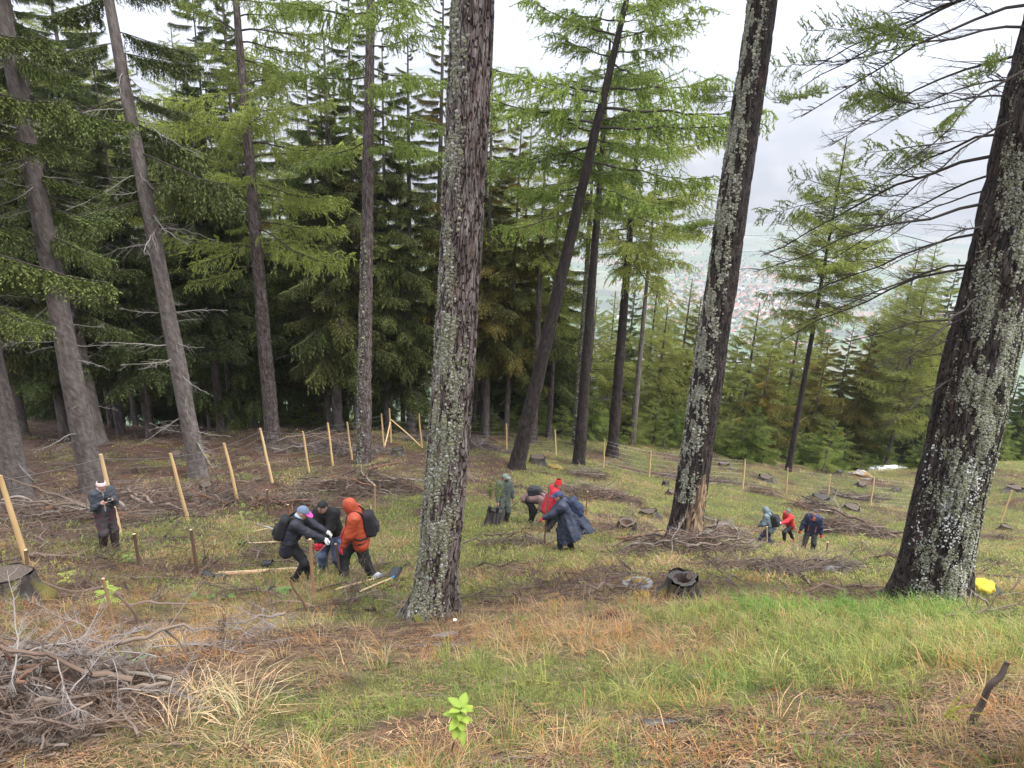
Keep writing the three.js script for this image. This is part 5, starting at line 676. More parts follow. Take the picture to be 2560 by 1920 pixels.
// ---------- people ----------
function net(f, lo, hi, cell, paint) { // surface of f = 0 on a grid, one vertex per crossed cell
  const n = [0, 1, 2].map((k) => Math.max(2, Math.ceil((hi.getComponent(k) - lo.getComponent(k)) / cell))), [nx, ny, nz] = n, sx = nx + 1, sy = sx * (ny + 1), F = new Float32Array(sy * (nz + 1)), id = new Int32Array(sy * (nz + 1)).fill(-1), P = [], I = [], p = V();
  for (let k = 0; k <= nz; k++) for (let j = 0; j <= ny; j++) for (let i = 0; i <= nx; i++) F[k * sy + j * sx + i] = f(p.set(lo.x + i * cell, lo.y + j * cell, lo.z + k * cell));
  const E = [[0, 1], [2, 3], [4, 5], [6, 7], [0, 2], [1, 3], [4, 6], [5, 7], [0, 4], [1, 5], [2, 6], [3, 7]];
  for (let k = 0; k < nz; k++) for (let j = 0; j < ny; j++) for (let i = 0; i < nx; i++) {
    const b = k * sy + j * sx + i, c = [0, 1, 2, 3, 4, 5, 6, 7].map((q) => F[b + (q & 1) + (q >> 1 & 1) * sx + (q >> 2) * sy]); let neg = 0; for (const v of c) if (v < 0) neg++; if (!neg || neg === 8) continue;
    let x = 0, y = 0, z = 0, m = 0; for (const [u, v] of E) if (c[u] < 0 !== c[v] < 0) { const t = c[u] / (c[u] - c[v]); x += (u & 1) + t * ((v & 1) - (u & 1)); y += (u >> 1 & 1) + t * ((v >> 1 & 1) - (u >> 1 & 1)); z += (u >> 2) + t * ((v >> 2) - (u >> 2)); m++; }
    id[b] = P.length / 3; P.push(lo.x + (i + x / m) * cell, lo.y + (j + y / m) * cell, lo.z + (k + z / m) * cell);
  }
  const quad = (a, b, c, d, flip) => { if (a < 0 || b < 0 || c < 0 || d < 0) return; flip ? I.push(a, c, b, a, d, c) : I.push(a, b, c, a, c, d); };
  for (let k = 1; k < nz; k++) for (let j = 1; j < ny; j++) for (let i = 1; i < nx; i++) {
    const b = k * sy + j * sx + i, s = F[b] < 0;
    if (s !== F[b + 1] < 0) quad(id[b - sx - sy], id[b - sy], id[b], id[b - sx], !s); if (s !== F[b + sx] < 0) quad(id[b - 1 - sy], id[b - 1], id[b], id[b - sy], !s); if (s !== F[b + sy] < 0) quad(id[b - 1 - sx], id[b - sx], id[b], id[b - 1], !s);
  }
  const g = new THREE.BufferGeometry(); g.setAttribute('position', new THREE.Float32BufferAttribute(P, 3)); g.setIndex(I); g.computeVertexNormals();
  if (paint) { const C = []; for (let i = 0; i < P.length; i += 3) { const c = paint(p.set(P[i], P[i + 1], P[i + 2])); C.push(c.r, c.g, c.b); } g.setAttribute('color', new THREE.Float32BufferAttribute(C, 3)); }
  return g;
}
const cap = (a, b, ra, rb) => { const d = b.clone().sub(a), L = d.lengthSq() || 1e-9; return (p) => { const x = p.x - a.x, y = p.y - a.y, z = p.z - a.z, t = clamp((x * d.x + y * d.y + z * d.z) / L, 0, 1); return Math.hypot(x - d.x * t, y - d.y * t, z - d.z * t) - ra - (rb - ra) * t; }; };
const smin = (a, b, k) => { const h = clamp(0.5 + 0.5 * (b - a) / k, 0, 1); return b + (a - b) * h - k * h * (1 - h); };
const join = (list, k) => (p) => { let v = list[0](p); for (let i = 1; i < list.length; i++) v = smin(v, list[i](p), k); return v; };
const ell = (q, a, b, c) => { const k = Math.hypot(q.x / a, q.y / b, q.z / c); return (k - 1) * Math.min(a, b, c); };
function bounds(pts, pad) { const lo = V(1e9, 1e9, 1e9), hi = V(-1e9, -1e9, -1e9); for (const p of pts) { lo.min(p); hi.max(p); } return [lo.subScalar(pad), hi.addScalar(pad)]; }
function ik(A, B, l1, l2, pole) { const d = B.clone().sub(A); let L = d.length(); const mx = (l1 + l2) * 0.995; if (L > mx) { d.multiplyScalar(mx / L); L = mx; } const end = A.clone().add(d), u = d.clone().normalize(), x = (l1 * l1 - l2 * l2 + L * L) / (2 * L), h = Math.sqrt(Math.max(0, l1 * l1 - x * x)), q = pole.clone().addScaledVector(u, -pole.dot(u)).normalize(); return [A.clone().addScaledVector(u, x).addScaledVector(q, h), end]; }
const BIG = 1.12, skin = lin(0.5, 0.3, 0.22), clothMat = vmat(0.85), shellMat = vmat(0.6);
function person(c) {
  const H = c.H, [bx, bd] = c.at, yaw = c.yaw * RAD, t = thing('person', c.label, 'person', on(bx, bd, 0.025), yaw, undefined), base = ground(bx, bd); t.scale.setScalar(BIG);
  const footY = ([x, z]) => { const wx = bx + BIG * (x * Math.cos(yaw) + z * Math.sin(yaw)), wz = -bd + BIG * (-x * Math.sin(yaw) + z * Math.cos(yaw)); return (ground(wx, -wz) - base) / BIG; };
  const bulk = c.bulk ?? 1, R = rng(Math.round(H * 1000 + c.yaw * 7 + 500));
  const feet = c.feet.map((f) => V(f[0], footY(f) + (f[2] ?? 0), f[1])), pel = V(c.pelvis?.[0] ?? 0, (c.pelvis?.[1] ?? 0.5) * H + (feet[0].y + feet[1].y) / 2 * 0.6, c.pelvis?.[2] ?? 0), le = (c.lean ?? 0) * RAD, sl = (c.side ?? 0) * RAD, tw = (c.twist ?? 0) * RAD;
  const up = V(Math.sin(sl), Math.cos(le) * Math.cos(sl), Math.sin(le)).normalize(), rt = V(Math.cos(tw), 0, -Math.sin(tw)); rt.addScaledVector(up, -rt.dot(up)).normalize(); const fw = V().crossVectors(rt, up); // rt points to the person's left (+x)
  const at = (u, x = 0, z = 0) => pel.clone().addScaledVector(up, u * H).addScaledVector(rt, x * H).addScaledVector(fw, z * H);
  const neck = at(0.3, 0, 0.005), hy = (c.head?.[0] ?? 0) * RAD + tw, hp = (c.head?.[1] ?? 0) * RAD, Hf = V(Math.sin(hy) * Math.cos(hp), -Math.sin(hp), Math.cos(hy) * Math.cos(hp)), Hx = V(Math.cos(hy), 0, -Math.sin(hy)), Hu = V().crossVectors(Hf, Hx), hc = neck.clone().addScaledVector(Hu, 0.075 * H).addScaledVector(Hf, 0.022 * H);
  const S = [1, -1].map((s) => at(0.272, s * 0.1)), hip = [1, -1].map((s) => pel.clone().addScaledVector(V(1, 0, 0), s * 0.05 * H));
  const arms = [0, 1].map((i) => ik(S[i], V(...c.hands[i]).setY(c.hands[i][1] * 1), 0.165 * H, 0.15 * H, (c.pole ? V(...c.pole[i]) : V(i ? -0.6 : 0.6, -0.5, -0.6)))), legs = [0, 1].map((i) => ik(hip[i], feet[i].clone().add(V(0, 0.05 * H, -0.01)), 0.245 * H, 0.235 * H, c.kneePole ? V(...c.kneePole) : V(i ? -0.1 : 0.1, 0.1, 1)));
  const hl = (p) => { const d = p.clone().sub(hc); return V(d.dot(Hx), d.dot(Hu), d.dot(Hf)); };
  // body: one continuous skin under the clothes
  const headF = (p) => { const q = hl(p); let v = ell(q, 0.045 * H, 0.064 * H, 0.056 * H); v = smin(v, Math.hypot(q.x * 1.05, q.y + 0.034 * H, q.z - 0.02 * H) - 0.031 * H, 0.02 * H); v = smin(v, Math.hypot(q.x * 1.3, (q.y + 0.006 * H) * 0.7, q.z - 0.054 * H) - 0.0085 * H, 0.008 * H); for (const s of [1, -1]) { v = smin(v, Math.hypot((q.x - s * 0.046 * H) * 2, q.y * 0.8, q.z + 0.002 * H) - 0.013 * H, 0.006 * H); v = Math.max(v, -(Math.hypot(q.x - s * 0.018 * H, (q.y - 0.006 * H) * 1.5, q.z - 0.058 * H) - 0.009 * H)); } return v; };
  const neckF = cap(at(0.26), hc, 0.034 * H, 0.03 * H), all = join([neckF, cap(pel, at(0.26), 0.06 * H, 0.055 * H), cap(S[0], S[1], 0.03 * H, 0.03 * H), ...arms.flatMap(([e, w], i) => [cap(S[i], e, 0.026 * H, 0.022 * H), cap(e, w, 0.022 * H, 0.017 * H)]), ...legs.flatMap(([k, a], i) => [cap(hip[i], k, 0.04 * H, 0.03 * H), cap(k, a, 0.03 * H, 0.022 * H)])], 0.03 * H);
  const hairC = c.hair ? lin(...c.hair) : skin, facePaint = (p) => { const q = hl(p); for (const s of [1, -1]) { if (Math.hypot(q.x - s * 0.018 * H, (q.y - 0.006 * H) * 1.5) < 0.0085 * H && q.z > 0.03 * H) return lin(0.05, 0.035, 0.03); if (Math.abs(q.x - s * 0.018 * H) < 0.012 * H && Math.abs(q.y - 0.018 * H) < 0.003 * H && q.z > 0.03 * H) return hairC.clone().multiplyScalar(0.8); } if (Math.abs(q.x) < 0.014 * H && Math.abs(q.y + 0.034 * H) < 0.004 * H && q.z > 0.03 * H) return lin(0.36, 0.13, 0.11); if (c.beard && q.y < -0.018 * H && q.z > 0 && Math.abs(q.y + 0.034 * H) > 0.003 * H) return hairC; return skin; };
  const [hlo, hhi] = bounds([hc, neck], 0.085 * H), parts = [net((p) => smin(headF(p), neckF(p), 0.012 * H), hlo, hhi, 0.0085, facePaint), net(all, ...bounds([...S, ...hip, at(0.3), ...arms.flat(), ...legs.flat()], 0.06 * H), 0.022, () => skin)];
  // hands: palm, four fingers of unequal length and a thumb, curled
  const gloves = c.gloves && lin(...c.gloves), glovG = [];
  arms.forEach(([e, w], i) => {
    const dir = w.clone().sub(e).normalize(), s = i ? -1 : 1, side = V().crossVectors(dir, V(0, 0, 1)).lengthSq() > 0.05 ? V().crossVectors(V(0, 1, 0.2), dir).normalize() : V(1, 0, 0), pn = V().crossVectors(dir, side).normalize(), k = gloves ? 1.18 : 1, F = [cap(w.clone().addScaledVector(dir, -0.02), w.clone().addScaledVector(dir, 0.03 * H), 0.017 * H * k, 0.019 * H * k)];
    [-1.35, -0.45, 0.45, 1.3].forEach((o, j) => { const l = [0.036, 0.044, 0.047, 0.041][j] * H, a = w.clone().addScaledVector(dir, 0.045 * H).addScaledVector(side, o * 0.0105 * H), b = a.clone().addScaledVector(dir, l * 0.5).addScaledVector(pn, -l * 0.25), d = b.clone().addScaledVector(dir, l * 0.12).addScaledVector(pn, -l * 0.5); F.push(cap(w.clone().addScaledVector(dir, 0.02 * H).addScaledVector(side, o * 0.009 * H), a, 0.0085 * H * k, 0.0065 * H * k), cap(a, b, 0.0062 * H * k, 0.0056 * H * k), cap(b, d, 0.0056 * H * k, 0.0046 * H * k)); });
    const ta = w.clone().addScaledVector(side, s * 0.016 * H).addScaledVector(dir, 0.012 * H), tb = ta.clone().addScaledVector(side, s * 0.016 * H).addScaledVector(dir, 0.022 * H).addScaledVector(pn, -0.012 * H); F.push(cap(ta, tb, 0.0085 * H * k, 0.007 * H * k), cap(tb, tb.clone().addScaledVector(dir, 0.02 * H).addScaledVector(pn, -0.01 * H), 0.007 * H * k, 0.0055 * H * k));
    const ends = [w.clone().addScaledVector(dir, -0.03), w.clone().addScaledVector(dir, 0.1 * H)], g = net(join(F, 0.004 * H), ...bounds(ends, 0.05 * H), 0.0062, () => gloves || skin); gloves ? glovG.push(g) : parts.push(g);
  });
  mesh('body', merge(parts), vmat(0.6), t); glovG.forEach((g) => mesh('glove', g, clothMat, t));
  // clothes
  const seed = c.yaw + 40, fold = (p, k) => k * (noise(p.x * 9 + seed, p.y * 17, p.z * 9) + 0.6 * noise(p.x * 22, p.y * 26 + seed, p.z * 22));
  const jk = [1, -1].flatMap((s) => [cap(at(-0.045 - (c.long ?? 0), s * 0.045), at(0.22, s * 0.052, 0.004), 0.068 * H * bulk, 0.066 * H * bulk)]);
  jk.push(cap(S[0].clone().addScaledVector(rt, -0.015 * H), S[1].clone().addScaledVector(rt, 0.015 * H), 0.05 * H * bulk, 0.05 * H * bulk), cap(at(0.28), at(0.305), 0.05 * H, 0.046 * H));
  arms.forEach(([e, w], i) => { const cuff = w.clone().lerp(e, 0.1); jk.push(cap(S[i], e, 0.046 * H * bulk, 0.038 * H * bulk), cap(e, cuff, 0.038 * H * bulk, 0.029 * H * bulk)); });
  const jf = join(jk, 0.035 * H), jc = lin(...c.jacket), jc2 = c.jacket2 ? lin(...c.jacket2) : jc;
  const jpaint = (p) => { const d = p.clone().sub(pel), u = d.dot(up) / H, x = d.dot(rt) / H, z = d.dot(fw) / H; if (c.zip && Math.abs(x) < 0.006 && z > 0.03) return lin(...c.zip); if (c.trim && ((Math.abs(Math.abs(x) - 0.062) < 0.008 && z > 0.03 && u > 0.0 && u < 0.12) || (z > 0.03 && u > 0.24 && Math.abs(x) < 0.02))) return lin(...c.trim); if (c.quilt) { const q = Math.abs((u * 22) % 1); if (q < 0.12) return jc2; } return noise(p.x * 4, p.y * 4, p.z * 4 + seed) > 0.28 ? jc2 : jc; };
  const quiltF = c.quilt ? (p) => { const u = p.clone().sub(pel).dot(up) / H; return -0.006 * Math.abs(Math.sin(u * 22 * Math.PI)); } : () => 0;
  mesh('jacket', net((p) => jf(p) + fold(p, 0.011) + quiltF(p), ...bounds([...S, at(-0.05 - (c.long ?? 0)), at(0.3), ...arms.flat()], 0.1 * H * bulk), 0.017, jpaint), c.shiny ? shellMat : clothMat, t);
  const tb = c.baggy ?? 1, tf = join([cap(hip[0], hip[1], 0.064 * H, 0.064 * H), ...legs.flatMap(([k, a], i) => [cap(hip[i], k, 0.059 * H * tb, 0.045 * H * tb), cap(k, a.clone().add(V(0, -0.012 * H, 0)), 0.045 * H * tb, 0.038 * H * tb)])], 0.028 * H), tc = lin(...c.trousers), tc2 = c.trousers2 ? lin(...c.trousers2) : tc.clone().multiplyScalar(0.8);
  mesh('trousers', net((p) => tf(p) + fold(p, 0.012), ...bounds([...hip, ...legs.flat()], 0.085 * H), 0.017, (p) => noise(p.x * (c.camo ?? 5), p.y * (c.camo ?? 4), p.z * (c.camo ?? 5) + seed) > 0.06 ? tc2 : tc), clothMat, t);
  const sc = lin(...c.shoes); feet.forEach((f, i) => { const dir = V(i ? -0.2 : 0.2, 0, 1).normalize(), h = V(f.x, f.y + 0.035, f.z).addScaledVector(dir, -0.03), toe = V(f.x, f.y + 0.03, f.z).addScaledVector(dir, 0.135), sf = join([cap(h, toe, 0.036, 0.034), cap(h, h.clone().add(V(0, 0.06, 0)), 0.04, 0.042)], 0.03); mesh('shoe', net((p) => Math.max(sf(p), -(p.y - f.y + 0.0)), ...bounds([h, toe], 0.085), 0.011, (p) => p.y - f.y < 0.018 ? lin(0.03, 0.03, 0.03) : sc), vmat(0.7), t); });
  // hair and headwear
  const around = bounds([hc], 0.1 * H), skull = (p, o) => { const q = hl(p); return ell(q, 0.045 * H + o, 0.064 * H + o, 0.056 * H + o); };
  if (c.hair && !c.hood) mesh('hair', net((p) => { const q = hl(p), long = c.hairLong ? Math.min(0, 0) : 0; let v = skull(p, 0.011) + 0.006 * noise(q.x * 60, q.y * 60, q.z * 60 + seed); if (c.hairLong) v = smin(v, cap(V(0, 0, 0), V(0, -0.075 * H, -0.025 * H), 0.046 * H, 0.04 * H)(q), 0.02); return Math.max(v, (q.z - 0.02 * H) * 0.7 - q.y + (c.bald ? 0.04 : 0.012) * H, -(headF(p) + 0.004)); }, ...bounds([hc, hc.clone().addScaledVector(Hu, -0.07 * H)], 0.1 * H), 0.0085, () => hairC.clone()), vmat(0.7), t);
  if (c.hat) { const hcol = lin(...c.hat.c), wide = c.hat.band ? 0.02 : 0.016; mesh(c.hat.name, net((p) => { const q = hl(p); let v = skull(p, wide) + (c.hat.point ? Math.min(0, -(q.y - 0.04 * H) * 0.45) : 0); v = Math.max(v, (c.hat.band ? Math.abs(q.y - 0.026 * H) - 0.02 * H : 0.014 * H - q.y - q.z * 0.1)); if (c.hat.brim) v = Math.min(v, Math.max(Math.abs(q.y - 0.018 * H + (q.z > 0 ? 0.12 * (q.z - 0.05 * H) : 0)) - 0.007, Math.hypot(q.x / 0.95, q.z - 0.055 * H) - 0.052 * H, -q.z)); return v; }, ...bounds([hc, hc.clone().addScaledVector(Hf, 0.04 * H)], 0.1 * H), 0.0085, () => hcol), vmat(0.85), t); if (c.hat.visor) mesh('visor', net((p) => { const q = hl(p); return Math.max(Math.abs(q.y - 0.004 * H + 0.4 * (q.z - 0.05 * H)) - 0.008, Math.hypot(q.x, q.z - 0.06 * H) - 0.05 * H, 0.02 * H - q.z); }, ...around.map((v, i) => v.clone().addScaledVector(Hf, i ? 0.05 : 0)), 0.0075, () => lin(...c.hat.visor)), vmat(0.6), t); }
  if (c.hood) mesh('hood', net((p) => { const q = hl(p); let v = Math.min(ell(q.clone().add(V(0, 0.002 * H, 0.006 * H)), 0.062 * H, 0.082 * H, 0.074 * H), 9); v = smin(v, cap(V(0, -0.04 * H, -0.01 * H), V(0, -0.085 * H, -0.02 * H), 0.055 * H, 0.06 * H)(q), 0.03 * H); v += 0.006 * noise(q.x * 20, q.y * 20, q.z * 20 + seed); const open = Math.hypot(q.x / 0.9, (q.y + 0.008 * H) * 0.72, (q.z - 0.075 * H) * 0.8) - 0.05 * H; return Math.max(v, -open, -(headF(p) + 0.001)); }, ...bounds([hc, hc.clone().addScaledVector(Hu, -0.09 * H)], 0.11 * H), 0.011, (p) => jpaint(p)), c.shiny ? shellMat : clothMat, t);
  if (c.collar) mesh('collar', net((p) => Math.max(cap(neck, neck.clone().addScaledVector(up, 0.022 * H), 0.052 * H, 0.05 * H)(p) + 0.005 * noise(p.x * 30, p.y * 30, p.z * 30), -1), ...bounds([neck, hc], 0.07 * H), 0.012, () => lin(...c.collar)), vmat(0.9), t);
  return { t, at, S, arms, fw, rt, up, pel, hc, Hf, Hu, Hx, H, yaw, bx, bd };
}
function wornPack(P, label, { col, h = 0.26, w = 0.16, dp = 0.075, pocket, badge }) { // a rucksack on a back: pack, pocket, two straps
  const { H, at } = P, t = thing('backpack', label, 'backpack', P.t.position.toArray(), P.yaw); t.scale.setScalar(BIG); const C = at(0.15, 0, -0.085 - dp * 0.55), dim = V(w * H / 2, h * H / 2, dp * H), body = lin(...col), strapM = mat(col[0] * 0.9, col[1] * 0.9, col[2] * 0.9, 0.8);
  const loc = (p) => { const d = p.clone().sub(C); return V(d.dot(P.rt), d.dot(P.up), d.dot(P.fw)); }, box = (q, a, b, c2, r) => { const x = Math.abs(q.x) - a + r, y = Math.abs(q.y) - b + r, z = Math.abs(q.z) - c2 + r; return Math.hypot(Math.max(x, 0), Math.max(y, 0), Math.max(z, 0)) + Math.min(Math.max(x, y, z), 0) - r; };
  mesh('pack', net((p) => { const q = loc(p); return box(V(q.x * (1 + 0.35 * Math.max(0, q.y) / dim.y * 0.5), q.y, q.z * (1 + 0.2 * Math.max(0, q.y) / dim.y)), dim.x, dim.y, dim.z, 0.06) + 0.008 * noise(p.x * 14, p.y * 14, p.z * 14); }, ...bounds([C], Math.max(dim.y, dim.x) + 0.06), 0.015, (p) => noise(p.x * 6, p.y * 6, p.z * 6) > 0.2 ? body.clone().multiplyScalar(1.3) : body), clothMat, t);
  const pc = C.clone().addScaledVector(P.up, -dim.y * 0.35).addScaledVector(P.fw, -dim.z * 0.9); mesh('pocket', net((p) => { const d = p.clone().sub(pc); return box(V(d.dot(P.rt), d.dot(P.up), d.dot(P.fw)), dim.x * 0.72, dim.y * 0.42, 0.05, 0.04); }, ...bounds([pc], dim.y * 0.6 + 0.05), 0.014, () => pocket ? lin(...pocket) : body.clone().multiplyScalar(1.15)), clothMat, t);
  for (const s of [1, -1]) mesh('strap', tube(new THREE.CatmullRomCurve3([at(0.24, s * 0.05, -0.1), at(0.315, s * 0.062, -0.045), at(0.325, s * 0.066, 0.02), at(0.24, s * 0.07, 0.082), at(0.12, s * 0.09, 0.07), at(0.05, s * 0.125, 0), at(0.04, s * 0.09, -0.08)]).getPoints(28), () => 0.014, 8, { shape: (a) => 0.6 + 0.7 * Math.abs(Math.cos(a)) }), strapM, t);
  if (badge) { const b = mesh('badge', new THREE.CylinderGeometry(0.035, 0.035, 0.008, 18), mat(...badge, 0.6), t); b.quaternion.setFromUnitVectors(V(0, 1, 0), P.fw.clone().negate()); b.position.copy(pc.clone().addScaledVector(P.fw, -0.055).addScaledVector(P.rt, 0.03)); }
}
// a long tool held in the hand: from a to b in the person's frame, blade at b
function heldTool(P, name, label, a, b, { rad = 0.016, m = ash, head }) { const t = thing(name, label, name.replace('_', ' '), P.t.position.toArray(), P.yaw); t.scale.setScalar(BIG); mesh('handle', tube([a, a.clone().lerp(b, 0.5).add(V(0.006, 0, 0.006)), b], [rad, rad * 1.05, rad], 9), m, t); if (head) { const g = new THREE.BoxGeometry(0.16, 0.24, 0.012, 6, 6, 1), p = g.attributes.position; for (let i = 0; i < p.count; i++) { const v = p.getY(i) / 0.24 + 0.5; p.setX(i, p.getX(i) * (0.6 + 0.5 * Math.sin(Math.min(1, v + 0.15) * 2.6))); p.setZ(i, p.getZ(i) + 0.9 * p.getX(i) ** 2); } g.computeVertexNormals(); const q = mesh('blade', g, steel, t), d = b.clone().sub(a).normalize(); q.quaternion.setFromUnitVectors(V(0, -1, 0), d); q.position.copy(b).addScaledVector(d, 0.08); } return t; }
const PP = PEOPLE, black = [0.018, 0.018, 0.021];
{
  let p;
  p = person({ at: PP.woman, yaw: 48, H: 1.66, lean: 2, side: 0, feet: [[0.1, 0.05], [-0.12, 0]], hands: [[0.07, 1.2, 0.3], [-0.1, 1.17, 0.28]], pole: [[0.35, -1, -0.3], [-0.35, -1, -0.3]], head: [8, 2], jacket: [0.055, 0.062, 0.075], jacket2: [0.04, 0.045, 0.056], quilt: 1, zip: [0.4, 0.4, 0.42], bulk: 0.94, trousers: [0.04, 0.046, 0.045], trousers2: [0.085, 0.032, 0.045], camo: 21, baggy: 1.18, shoes: [0.09, 0.065, 0.06], hair: [0.035, 0.025, 0.02], hat: { name: 'headband', c: [0.66, 0.5, 0.48], band: 1 }, collar: [0.6, 0.46, 0.45], label: 'person in dark quilted jacket and pink headband holding up a camera' });
  { const c = thing('camera', 'small dark camera held up by the person with pink headband', 'camera', p.t.position.toArray(), p.yaw); c.scale.setScalar(BIG); const g = new THREE.BoxGeometry(0.13, 0.085, 0.05, 4, 4, 2), b = mesh('camera_body', g, blackPlastic, c); b.position.set(-0.01, 1.27, 0.36); const l = mesh('lens', new THREE.CylinderGeometry(0.032, 0.034, 0.07, 20), blackPlastic, c); l.rotation.x = Math.PI / 2; l.position.set(0, 1.27, 0.41); const rg = mesh('lens_ring', new THREE.TorusGeometry(0.033, 0.006, 8, 20), silver, c); rg.position.set(0, 1.27, 0.446); }
  p = person({ at: [PP.beanie[0] - 0.06, PP.beanie[1]], yaw: 96, H: 1.66, pelvis: [0, 0.47, -0.2], lean: 20, feet: [[0.12, 0.1], [-0.1, -0.14]], hands: [[0.05, 0.82, 0.58], [-0.12, 0.84, 0.5]], head: [0, 16], jacket: [0.022, 0.024, 0.036], jacket2: [0.035, 0.038, 0.055], long: 0.03, bulk: 1.1, shiny: 1, trousers: black, trousers2: [0.012, 0.012, 0.014], baggy: 0.85, shoes: [0.03, 0.03, 0.035], gloves: [0.7, 0.7, 0.68], hat: { name: 'beanie', c: [0.16, 0.22, 0.32], visor: [0.75, 0.09, 0.42] }, collar: [0.45, 0.55, 0.6], label: 'bending person in blue beanie with pink brim and dark rain jacket' });
  wornPack(p, 'black rucksack on the bending person in blue beanie', { col: black, h: 0.25, w: 0.17, dp: 0.055 });
  p = person({ at: [PP.hoodie[0], PP.hoodie[1]], yaw: -14, H: 1.8, pelvis: [0.02, 0.495, -0.06], lean: 12, side: -7, feet: [[0.27, 0.02], [-0.17, 0.02]], hands: [[0.02, 0.86, 0.4], [-0.06, 0.92, 0.38]], head: [-8, 16], jacket: [0.012, 0.012, 0.013], bulk: 1.12, trousers: [0.14, 0.19, 0.29], trousers2: [0.06, 0.085, 0.15], baggy: 1.22, shoes: [0.7, 0.7, 0.7], gloves: [0.55, 0.03, 0.05], hair: [0.012, 0.011, 0.012], label: 'dark haired person in black hoodie and blue jeans' });
  { const g = thing('eyeglasses', 'thin glasses worn by the person in black hoodie', 'glasses', p.t.position.toArray(), p.yaw); g.scale.setScalar(BIG); for (const s of [1, -1]) { const m = mesh('rim', new THREE.TorusGeometry(0.024, 0.0025, 6, 20), steel, g); m.position.copy(p.hc).addScaledVector(p.Hx, s * 0.033).addScaledVector(p.Hu, 0.008).addScaledVector(p.Hf, 0.107); m.quaternion.setFromUnitVectors(V(0, 0, 1), p.Hf); } }
  heldTool(p, 'metal_bar', 'short metal bar held between the two stooping planters', V(0.2, 1.02, 0.42), V(-0.16, 0.6, 0.5), { rad: 0.011, m: silver });
  p = person({ at: PP.orange, yaw: -84, H: 1.77, pelvis: [0, 0.495, -0.05], lean: 10, feet: [[-0.08, -0.24], [0.1, 0.26]], hands: [[0.2, 0.74, 0.27], [-0.18, 0.76, 0.3]], head: [0, 18], jacket: [0.46, 0.075, 0.03], jacket2: [0.4, 0.06, 0.026], bulk: 1.14, hood: 1, shiny: 1, trousers: [0.026, 0.029, 0.033], baggy: 1.18, shoes: [0.5, 0.27, 0.1], gloves: [0.6, 0.04, 0.07], hair: [0.02, 0.015, 0.012], label: 'person in orange hooded jacket and dark trousers looking down' });
  wornPack(p, 'black rucksack on the person in orange jacket', { col: [0.02, 0.018, 0.022], h: 0.25, w: 0.165, dp: 0.06 });
  p = person({ at: PP.ranger, yaw: 22, H: 1.78, lean: 1, feet: [[0.12, 0], [-0.12, 0.04]], hands: [[0.3, 0.8, 0.06], [-0.24, 0.84, 0.16]], head: [38, -4], jacket: [0.095, 0.115, 0.1], jacket2: [0.085, 0.105, 0.09], trousers: [0.085, 0.105, 0.085], baggy: 1.15, shoes: [0.03, 0.03, 0.028], hair: [0.03, 0.022, 0.018], beard: 1, hat: { name: 'cap', c: [0.17, 0.21, 0.18], brim: 1 }, label: 'person in green uniform and cap behind the stump with potted seedlings' });
  p = person({ at: PP.bent, yaw: 72, H: 1.7, pelvis: [0, 0.5, -0.12], lean: 74, feet: [[0.12, 0], [-0.12, 0.03]], hands: [[0.08, 0.42, 0.5], [-0.1, 0.5, 0.46]], head: [0, 62], jacket: [0.2, 0.12, 0.115], bulk: 1.1, trousers: black, baggy: 1.15, shoes: [0.35, 0.36, 0.38], gloves: [0.68, 0.68, 0.7], hair: [0.03, 0.025, 0.022], label: 'person in mauve jacket bent double working with a tool' });
  wornPack(p, 'dark grey rucksack on the person bent double', { col: [0.03, 0.032, 0.036], h: 0.24 });
  heldTool(p, 'digging_tool', 'pale wooden tool in the hands of the person bent double', V(-0.12, 0.82, 0.42), V(0.12, -0.28, 0.66), { rad: 0.017, head: 1 });
  p = person({ at: [PP.red[0] + 0.02, PP.red[1] - 0.8], yaw: 104, H: 1.7, pelvis: [0, 0.5, -0.06], lean: 20, feet: [[0.12, 0.05], [-0.12, -0.05]], hands: [[0.06, 0.92, 0.36], [-0.1, 0.9, 0.34]], head: [0, 8], jacket: [0.48, 0.022, 0.04], jacket2: [0.4, 0.018, 0.035], bulk: 1.15, long: 0.03, trousers: black, shoes: [0.05, 0.05, 0.05], hair: [0.12, 0.09, 0.06], hat: { name: 'beanie', c: [0.62, 0.025, 0.03], point: 1 }, collar: [0.48, 0.025, 0.04], label: 'person in red jacket and red knitted hat behind the navy poncho' });
  p = person({ at: PP.poncho, yaw: -98, H: 1.76, pelvis: [0, 0.47, -0.12], lean: 34, feet: [[-0.08, -0.12], [0.1, 0.14]], hands: [[0.12, 0.86, 0.55], [-0.16, 0.72, 0.5]], head: [0, 14], jacket: [0.036, 0.045, 0.075], bulk: 1.25, long: 0.06, shiny: 1, trousers: [0.016, 0.017, 0.02], shoes: [0.05, 0.05, 0.055], gloves: [0.6, 0.05, 0.06], hair: [0.04, 0.03, 0.025], hat: { name: 'cap', c: [0.04, 0.055, 0.12], brim: 1 }, label: 'person in navy rain poncho and cap gripping a long shovel' });
